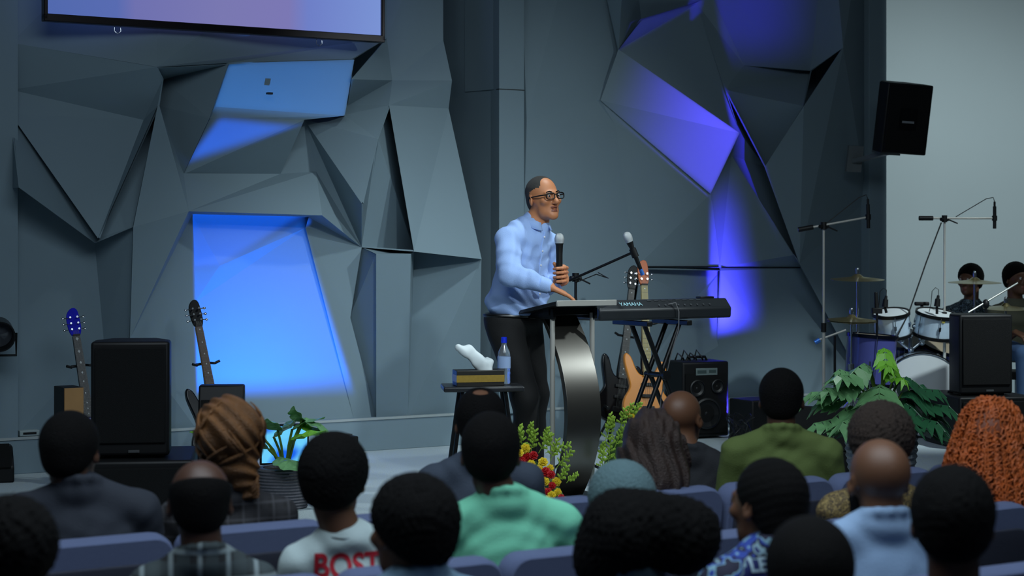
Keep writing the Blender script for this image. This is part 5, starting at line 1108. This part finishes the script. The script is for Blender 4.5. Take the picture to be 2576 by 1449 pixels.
# updo: swept coils of copper-brown hair
M_cop = mat('hair_copper', (112, 72, 34), .42, bump=.8, bscale=220, var=.75, vscale=11)
root, ho, Rh, so_, zs, nb = r3
s = SDF(ho + np.array([-.18, -.22, -.24]), ho + np.array([.18, .16, .18]), .0055); s.frame(Rh, ho); s.ell((0, -.02, .02), (.108, .122, .115), k=.02); s.ell((.0, -.08, .03), (.094, .08, .095), k=.03); s.ell((.02, -.07, -.09), (.07, .06, .07), k=.04); s.ell((.05, -.06, -.16), (.04, .045, .05), k=.03)
s.disp(lambda x, y, z: .005 * np.sin(120 * (x * np.cos(9 * z) + (z - .02) * np.sin(8 * x + 1)) + 20 * y)); s.cut(lambda x, y, z: .085 - y + .3 * z, .02); hc = s.build('hair', M_cop, root)
rnd = random.Random(11); mb = MB()
for i in range(46):
    a0 = rnd.uniform(-2.6, 2.6); ph = rnd.uniform(-.9, 1.1); pts = []; sp_ = rnd.choice((-1, 1)) * rnd.uniform(.6, 1.5); r0 = rnd.uniform(.115, .128)
    for j in range(16):
        u = j / 15; a = a0 + sp_ * u; p_ = ph - 1.3 * u * (1 if ph > 0 else .5); pts.append(Vector((math.sin(a) * math.cos(p_) * r0 * .92, -.035 - math.cos(a) * math.cos(p_) * r0 * .98, .015 + math.sin(p_) * r0)))
    pts = [Vector(ho + Rh @ np.array(p)) for p in pts if p.y < .06]
    if len(pts) > 3: mb.tube(pts, [.006 * math.sin(math.pi * (k + .6) / (len(pts) + .2)) + .0012 for k in range(len(pts))], 6)
for i in range(12):
    a = rnd.uniform(0, 6.28); pts = [Vector(ho + Rh @ np.array([.05 + .03 * math.sin(a + j * .5), -.09 + .02 * math.cos(a + j * .7), -.10 - .011 * j])) for j in range(9)]; mb.tube(pts, .0045, 6)
build(mb, 'hair_coils', M_cop, root)
# long orange curls
M_or = mat('hair_orange', (178, 88, 36), .45, bump=.5, bscale=200, var=.6, vscale=18)
root, ho, Rh, so_, zs, nb = r19
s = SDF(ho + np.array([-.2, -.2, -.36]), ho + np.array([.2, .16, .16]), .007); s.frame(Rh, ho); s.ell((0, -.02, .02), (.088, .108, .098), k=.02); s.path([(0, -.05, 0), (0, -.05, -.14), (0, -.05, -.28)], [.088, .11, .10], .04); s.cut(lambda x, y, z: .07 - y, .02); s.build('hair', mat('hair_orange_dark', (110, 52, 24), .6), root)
mb = MB(); rnd = random.Random(4)
for i in range(420):
    a = rnd.uniform(-2.3, 2.3); u0 = rnd.uniform(0, .75); L = rnd.uniform(.45, .8); pts = []; rr = rnd.uniform(.006, .011); fq = rnd.uniform(1.4, 2.1); ph = rnd.uniform(0, 6.3); kk = rnd.uniform(-.008, .014)
    for j in range(30):
        u = u0 + (j / 29) * L * .62
        if u > 1.05: break
        if u < .28: th_ = u / .28 * 1.45; rad = .100 * math.sin(th_); z = .025 + .102 * math.cos(th_)
        else: v_ = (u - .28) / .72; rad = .104 + .062 * math.sin(min(1, v_ * 1.15) * math.pi * .62); z = .03 - .37 * v_
        c = Vector((math.sin(a) * (rad + kk), -.03 - math.cos(a) * (rad + kk) * .95, z)); w = ph + fq * j
        c += Vector((math.cos(a) * math.cos(w) * rr, math.sin(a) * math.cos(w) * rr * .9, math.sin(w) * rr)); pts.append(Vector(ho + Rh @ np.array(c)))
    if len(pts) > 5: mb.tube(pts, .0034, 5)
build(mb, 'curls', M_or, root)
# ---------------------------------------------------------------- the speaker
SPK = Vector((at(1312, 0, 9.72).x, 9.72, STG))
spk = thing('person', 'bespectacled man in a light blue shirt and black trousers, speaking at the lectern', 'person', SPK)
L_ = lambda px, py, Y: np.array(at(px, py, Y) - SPK)
def yaw(fx, fy): return math.degrees(math.atan2(-fx, fy))
hc = L_(1366, 497, 9.66); Rhd = R3(yaw(.60, -.80), 3, 4)
Rb = R3(yaw(.72, -.69)); fwd = np.array([.72, -.69, 0]); rgt = np.array([-.69, -.72, 0])     # body front and the speaker's own right
chest = L_(1316, 640, 9.72); nbase = L_(1345, 566, 9.70); pel = L_(1292, 792, 9.74); waist = L_(1298, 740, 9.73)
shR = L_(1276, 604, 9.58); shL = L_(1372, 608, 9.84); elR = L_(1283, 690, 9.40); wrR = L_(1384, 722, 9.42); elL = L_(1378, 715, 9.98); wrL = L_(1400, 710, 9.66)
sm = skinmat('speaker')
s = SDF(np.minimum(hc, wrR) - [.40, .30, .12], hc + [.30, .40, .16], .0042)
s.frame(Rhd, hc); head_prims(s, 1.15, mouth=.006); s.cap((0, .098, .0), (0, .116, -.030), .008, .0135, k=.008); s.ell((0, .074, -.104), (.026, .018, .018), k=.02); s.ell((.034, .034, -.075), (.016, .024, .026), k=.02); s.ell((-.034, .034, -.075), (.016, .024, .026), k=.02); s.frame()
s.cap(hc + Rhd @ np.array([0, -.03, -.07]), nbase - np.array([0, 0, .02]), .056, .062, k=.025); s.cap(nbase, chest, .07, .08, k=.03)
s.path([chest + rgt * .08, shR, elR, wrR], [.05, .045, .038, .027], .01); s.path([chest - rgt * .08, shL, elL, wrL], [.05, .045, .038, .027], .01)
# right hand pressed on the board: fingers spread to the right of the picture
tipd = L_(1432, 744, 9.44) - wrR; add_hand(s, wrR, tipd, (0, -.15, 1), (.2, .9, .1), .16, sc=.98)
# left hand wraps the microphone (fingers in front, nearly level)
mt_, mb_p = L_(1407, 612, 9.60), L_(1407, 712, 9.60); ax = (mt_ - mb_p) / np.linalg.norm(mt_ - mb_p)
pc = L_(1416, 690, 9.645)
s.path([wrL, pc + ax * -.03, pc + ax * .03], [.027, .028, .024], .02)
for i in range(4):
    b0 = pc + ax * (.034 - .0235 * i) + np.array([.022, .012, 0]); pts = []
    for j in range(5):
        a = math.radians(-10 - 52 * j); rr = .029; c = mb_p + ax * ((pc - mb_p) @ ax + .036 - .0235 * i); pts.append(c + np.array([rr * math.cos(a), rr * math.sin(a), .0 - .002 * j]))
    s.path([b0] + pts[:4 if i < 3 else 3], [.0105, .0098, .0092, .0088, .0082][:(5 if i < 3 else 4)], .003)
s.path([pc + np.array([-.0, .02, .0]), mb_p + ax * .075 + np.array([-.012, .032, .0]), mb_p + ax * .105 + np.array([-.027, .004, 0])], [.014, .011, .0095], .006)
def mf(c): return mf_face((c - hc) @ Rhd)
s.build('body', [sm, M_lip], spk, mf)
for sx in (-1, 1):
    e = MB(); e.ell(hc + Rhd @ np.array([sx * .031, .0895, .004]), (.0105, .0105, .0105), None, 14, 10); e.cur = 1; e.ell(hc + Rhd @ np.array([sx * .031 + .002, .0972, .003]), (.0055, .004, .0055), None, 10, 6); build(e, 'eye', [M_eye, M_iris], spk)
    e = MB(); e.tube([hc + Rhd @ np.array([sx * x, y, z]) for x, y, z in ((.014, .0985, .023), (.030, .0985, .028), (.046, .088, .024))], [.003, .0036, .002], 6); build(e, 'eyebrow', M_hair, spk)
# hair: receding, greying at the sides
s = SDF(hc + np.array([-.15, -.15, -.12]), hc + np.array([.15, .15, .16]), .004); s.frame(Rhd, hc); s.ell((0, -.016, .030), (.078, .097, .089), k=.02); s.ell((0, -.036, -.03), (.066, .064, .06), k=.03)
s.disp(lambda x, y, z: .0008 * np.sin(500 * x) * np.sin(480 * y) * np.sin(510 * z)); s.cut(lambda x, y, z: (z + .014 - .75 * y) / 1.25, .005); s.cut(lambda x, y, z: z + .09, .01)
s.ell((0, .090, .080), (.055, .062, .048), k=.012, sub=True); s.build('hair', mat('hair_greying', (58, 56, 54), .75, bump=.8, bscale=500, var=.35, vscale=35), spk)
# spectacles
g = MB(); fr_ = lambda x, y, z: hc + Rhd @ np.array([x, y, z])
for sx in (-1, 1):
    pts = []
    for i in range(24):
        a = 2 * math.pi * i / 24; x = .0255 * abs(math.cos(a)) ** .6 * math.copysign(1, math.cos(a)); z = .0165 * abs(math.sin(a)) ** .6 * math.copysign(1, math.sin(a)); pts.append(fr_(sx * .034 + x, .114 - abs(sx * .034 + x) * .13, z + .002))
    g.tube(pts, .0032, 6, True)
    g.tube([fr_(sx * .057, .107, .010), fr_(sx * .078, .085, .009), fr_(sx * .083, .02, .006), fr_(sx * .082, -.012, .004), fr_(sx * .08, -.022, -.012)], .0034, 6)
    g.tube([fr_(sx * .012, .113, .0155), fr_(sx * .034, .111, .018), fr_(sx * .057, .106, .014)], .0036, 6)
g.tube([fr_(-.011, .1135, .008), fr_(0, .116, .011), fr_(.011, .1135, .008)], .0022, 6)
gl = build(g, 'spectacles', M_black, spk)
# shirt
s = SDF(np.minimum(pel, np.minimum(elR, wrR)) - [.32, .40, .10], np.maximum(nbase, shL) + [.26, .40, .14], .0058)
s.ell(chest + fwd * .0, (.168, .122, .20), Rb, k=.03); s.ell(waist + fwd * .03, (.168, .142, .20), Rb, k=.06); s.ell(pel + np.array([0, 0, .07]), (.172, .138, .09), Rb, k=.05)
s.cap(nbase - np.array([0.02, 0, .035]), shR, .062, .064, k=.05); s.cap(nbase - np.array([0, 0, .02]), shL, .060, .058, k=.035); s.cap(nbase, chest, .075, .1, k=.03)
s.path([shR, (shR + elR) / 2, elR], [.066, .064, .060], .02); s.path([elR, (elR + wrR) / 2, wrR - (wrR - elR) / np.linalg.norm(wrR - elR) * .022], [.060, .052, .037], .015)
s.path([shL, elL], [.064, .056], .02); s.path([elL, wrL], [.055, .036], .015)
s.disp(lambda x, y, z: .0055 * np.sin(30 * x + 6 * np.sin(12 * z) + 14 * y) * np.sin(24 * z + 5 * np.sin(15 * x) + 10 * y) + .0035 * np.sin(75 * (z + .55 * x) + 4 * np.sin(16 * y + 9 * z)) * np.clip((1.32 - z) * 3, 0, 1))
m_sh = mat('shirt_sky_blue', (158, 188, 240), .8, bump=.25, bscale=300)
s.cut(lambda x, y, z: z - (pel[2] + .0), .01)
s.build('shirt', m_sh, spk)
# collar wings and button placket
mb = MB(); ring = []; zc_ = nbase + np.array([0, 0, .018]); N = 20
for i in range(N + 1):
    a = math.radians(20 + 320 * i / N); d = fwd * math.cos(a) + rgt * math.sin(a); ft = max(0, math.cos(a)); ring.append((zc_ + d * .066 + np.array([0, 0, .028 - .020 * ft]), zc_ + d * (.082 + .012 * ft) + np.array([0, 0, -.018 - .035 * ft])))
vs = []; [vs.extend(r_) for r_ in ring]; mb.add(vs, [(2 * i, 2 * i + 1, 2 * i + 3, 2 * i + 2) for i in range(N)]); o = build(mb, 'collar', m_sh, spk, smooth=True); so = o.modifiers.new('thickness', 'SOLIDIFY'); so.thickness = .005
shirt_o = [c for c in spk.children if c.name.startswith('shirt')][0]
st_, en = nbase + fwd * .3 - np.array([0, 0, .04]), waist + fwd * .35 - np.array([0, 0, .02]); pts = [st_ + (en - st_) * i / 14 for i in range(15)]; pp = on_surface(shirt_o, pts, .001, tuple(-fwd))
mb = MB(); mb.tube(pp, .0045, 6); pk = build(mb, 'placket', m_sh, spk); mb = MB()
for i in (1, 4, 7, 10, 13): mb.ell(pp[i] + Vector(fwd) * .005, (.006, .006, .006), None, 10, 6)
build(mb, 'buttons', mat('button_white', (225, 228, 235), .4), spk)
mb = MB(); d = (wrR - elR) / np.linalg.norm(wrR - elR); mb.tube([wrR - d * .062, wrR - d * .03, wrR - d * .006], [.043, .0415, .039], 18); build(mb, 'cuff', m_sh, spk)
# trousers, belt, shoes
hpR, hpL = pel + rgt * .085 - np.array([0, 0, .04]), pel - rgt * .085 - np.array([0, 0, .04])
knR, knL = L_(1322, 1000, 9.62), L_(1346, 985, 9.86); anR, anL = L_(1322, 1205, 9.66), L_(1338, 1180, 9.95)
s = SDF(np.minimum(pel, anR) - [.30, .30, .0], pel + [.30, .36, .10], .008); s.lo[2] = .045
s = SDF([pel[0] - .3, -.38, .045], [pel[0] + .34, .42, pel[2] + .06], .008)
s.ell(pel - np.array([0, 0, .02]), (.170, .135, .10), Rb, k=.03); s.path([hpR, knR, anR], [.102, .074, .058], .03); s.path([hpL, knL, anL], [.100, .074, .058], .03)
s.disp(lambda x, y, z: .004 * np.sin(32 * z + 9 * x + 3 * np.sin(14 * y)) * np.sin(17 * x + 11 * y)); s.cut(lambda x, y, z: (pel[2] + .005) - z, .01)
s.build('trousers', mat('trousers_black', (9, 9, 11), .8, bump=.2, bscale=300), spk)
mb = MB(); pts = [pel + np.array([0, 0, .0]) + (fwd * math.cos(a) * .139 + rgt * math.sin(a) * .174) for a in [2 * math.pi * i / 36 for i in range(36)]]; mb.tube(pts, .012, 8, True); bl_ = build(mb, 'belt', mat('belt_black', (12, 12, 13), .35), spk)
mb = MB(); mb.box(pel + fwd * .150, (.03, .03, .03), Matrix(Rb.tolist())); build(mb, 'belt_buckle', M_steel, spk)
for nm, an in (('shoe', anR), ('shoe', anL)):
    mb = MB(); c = np.array([an[0], an[1], .0]) + fwd * .055; mb.ell(c + [0, 0, .045], (.048, .135, .045), Matrix(Rb.tolist()), 18, 10); mb.ell(c - fwd * .07 + [0, 0, .05], (.042, .06, .05), Matrix(Rb.tolist()), 14, 8); build(mb, nm, mat('shoe_leather', (14, 14, 15), .25), spk)
# the hand microphone is a thing of its own
mp = Vector(mt_) + SPK; mo = thing('handheld_microphone', 'black wireless microphone with a silver ball head, held by the speaker', 'microphone', mp)
axv = Vector(ax); q = axv.to_track_quat('Z', 'Y').to_matrix(); Lm = float(np.linalg.norm(mt_ - mb_p))
mb = MB(); mb.lathe([(0, -Lm - .005), (.015, -Lm - .005), (.0175, -Lm + .01), (.0175, -.06), (.020, -.01), (.023, 0), (0, 0)], 24, (0, 0, 0), q); build(mb, 'body', M_black, mo)
mb = MB(); mb.lathe([(.023, 0), (.026, .012), (.0265, .026), (.021, .044), (.010, .053), (0, .054)], 24, (0, 0, 0), q); build(mb, 'head_grille', mat('mic_grille', (190, 196, 198), .35, .7, bump=.5, bscale=900), mo)
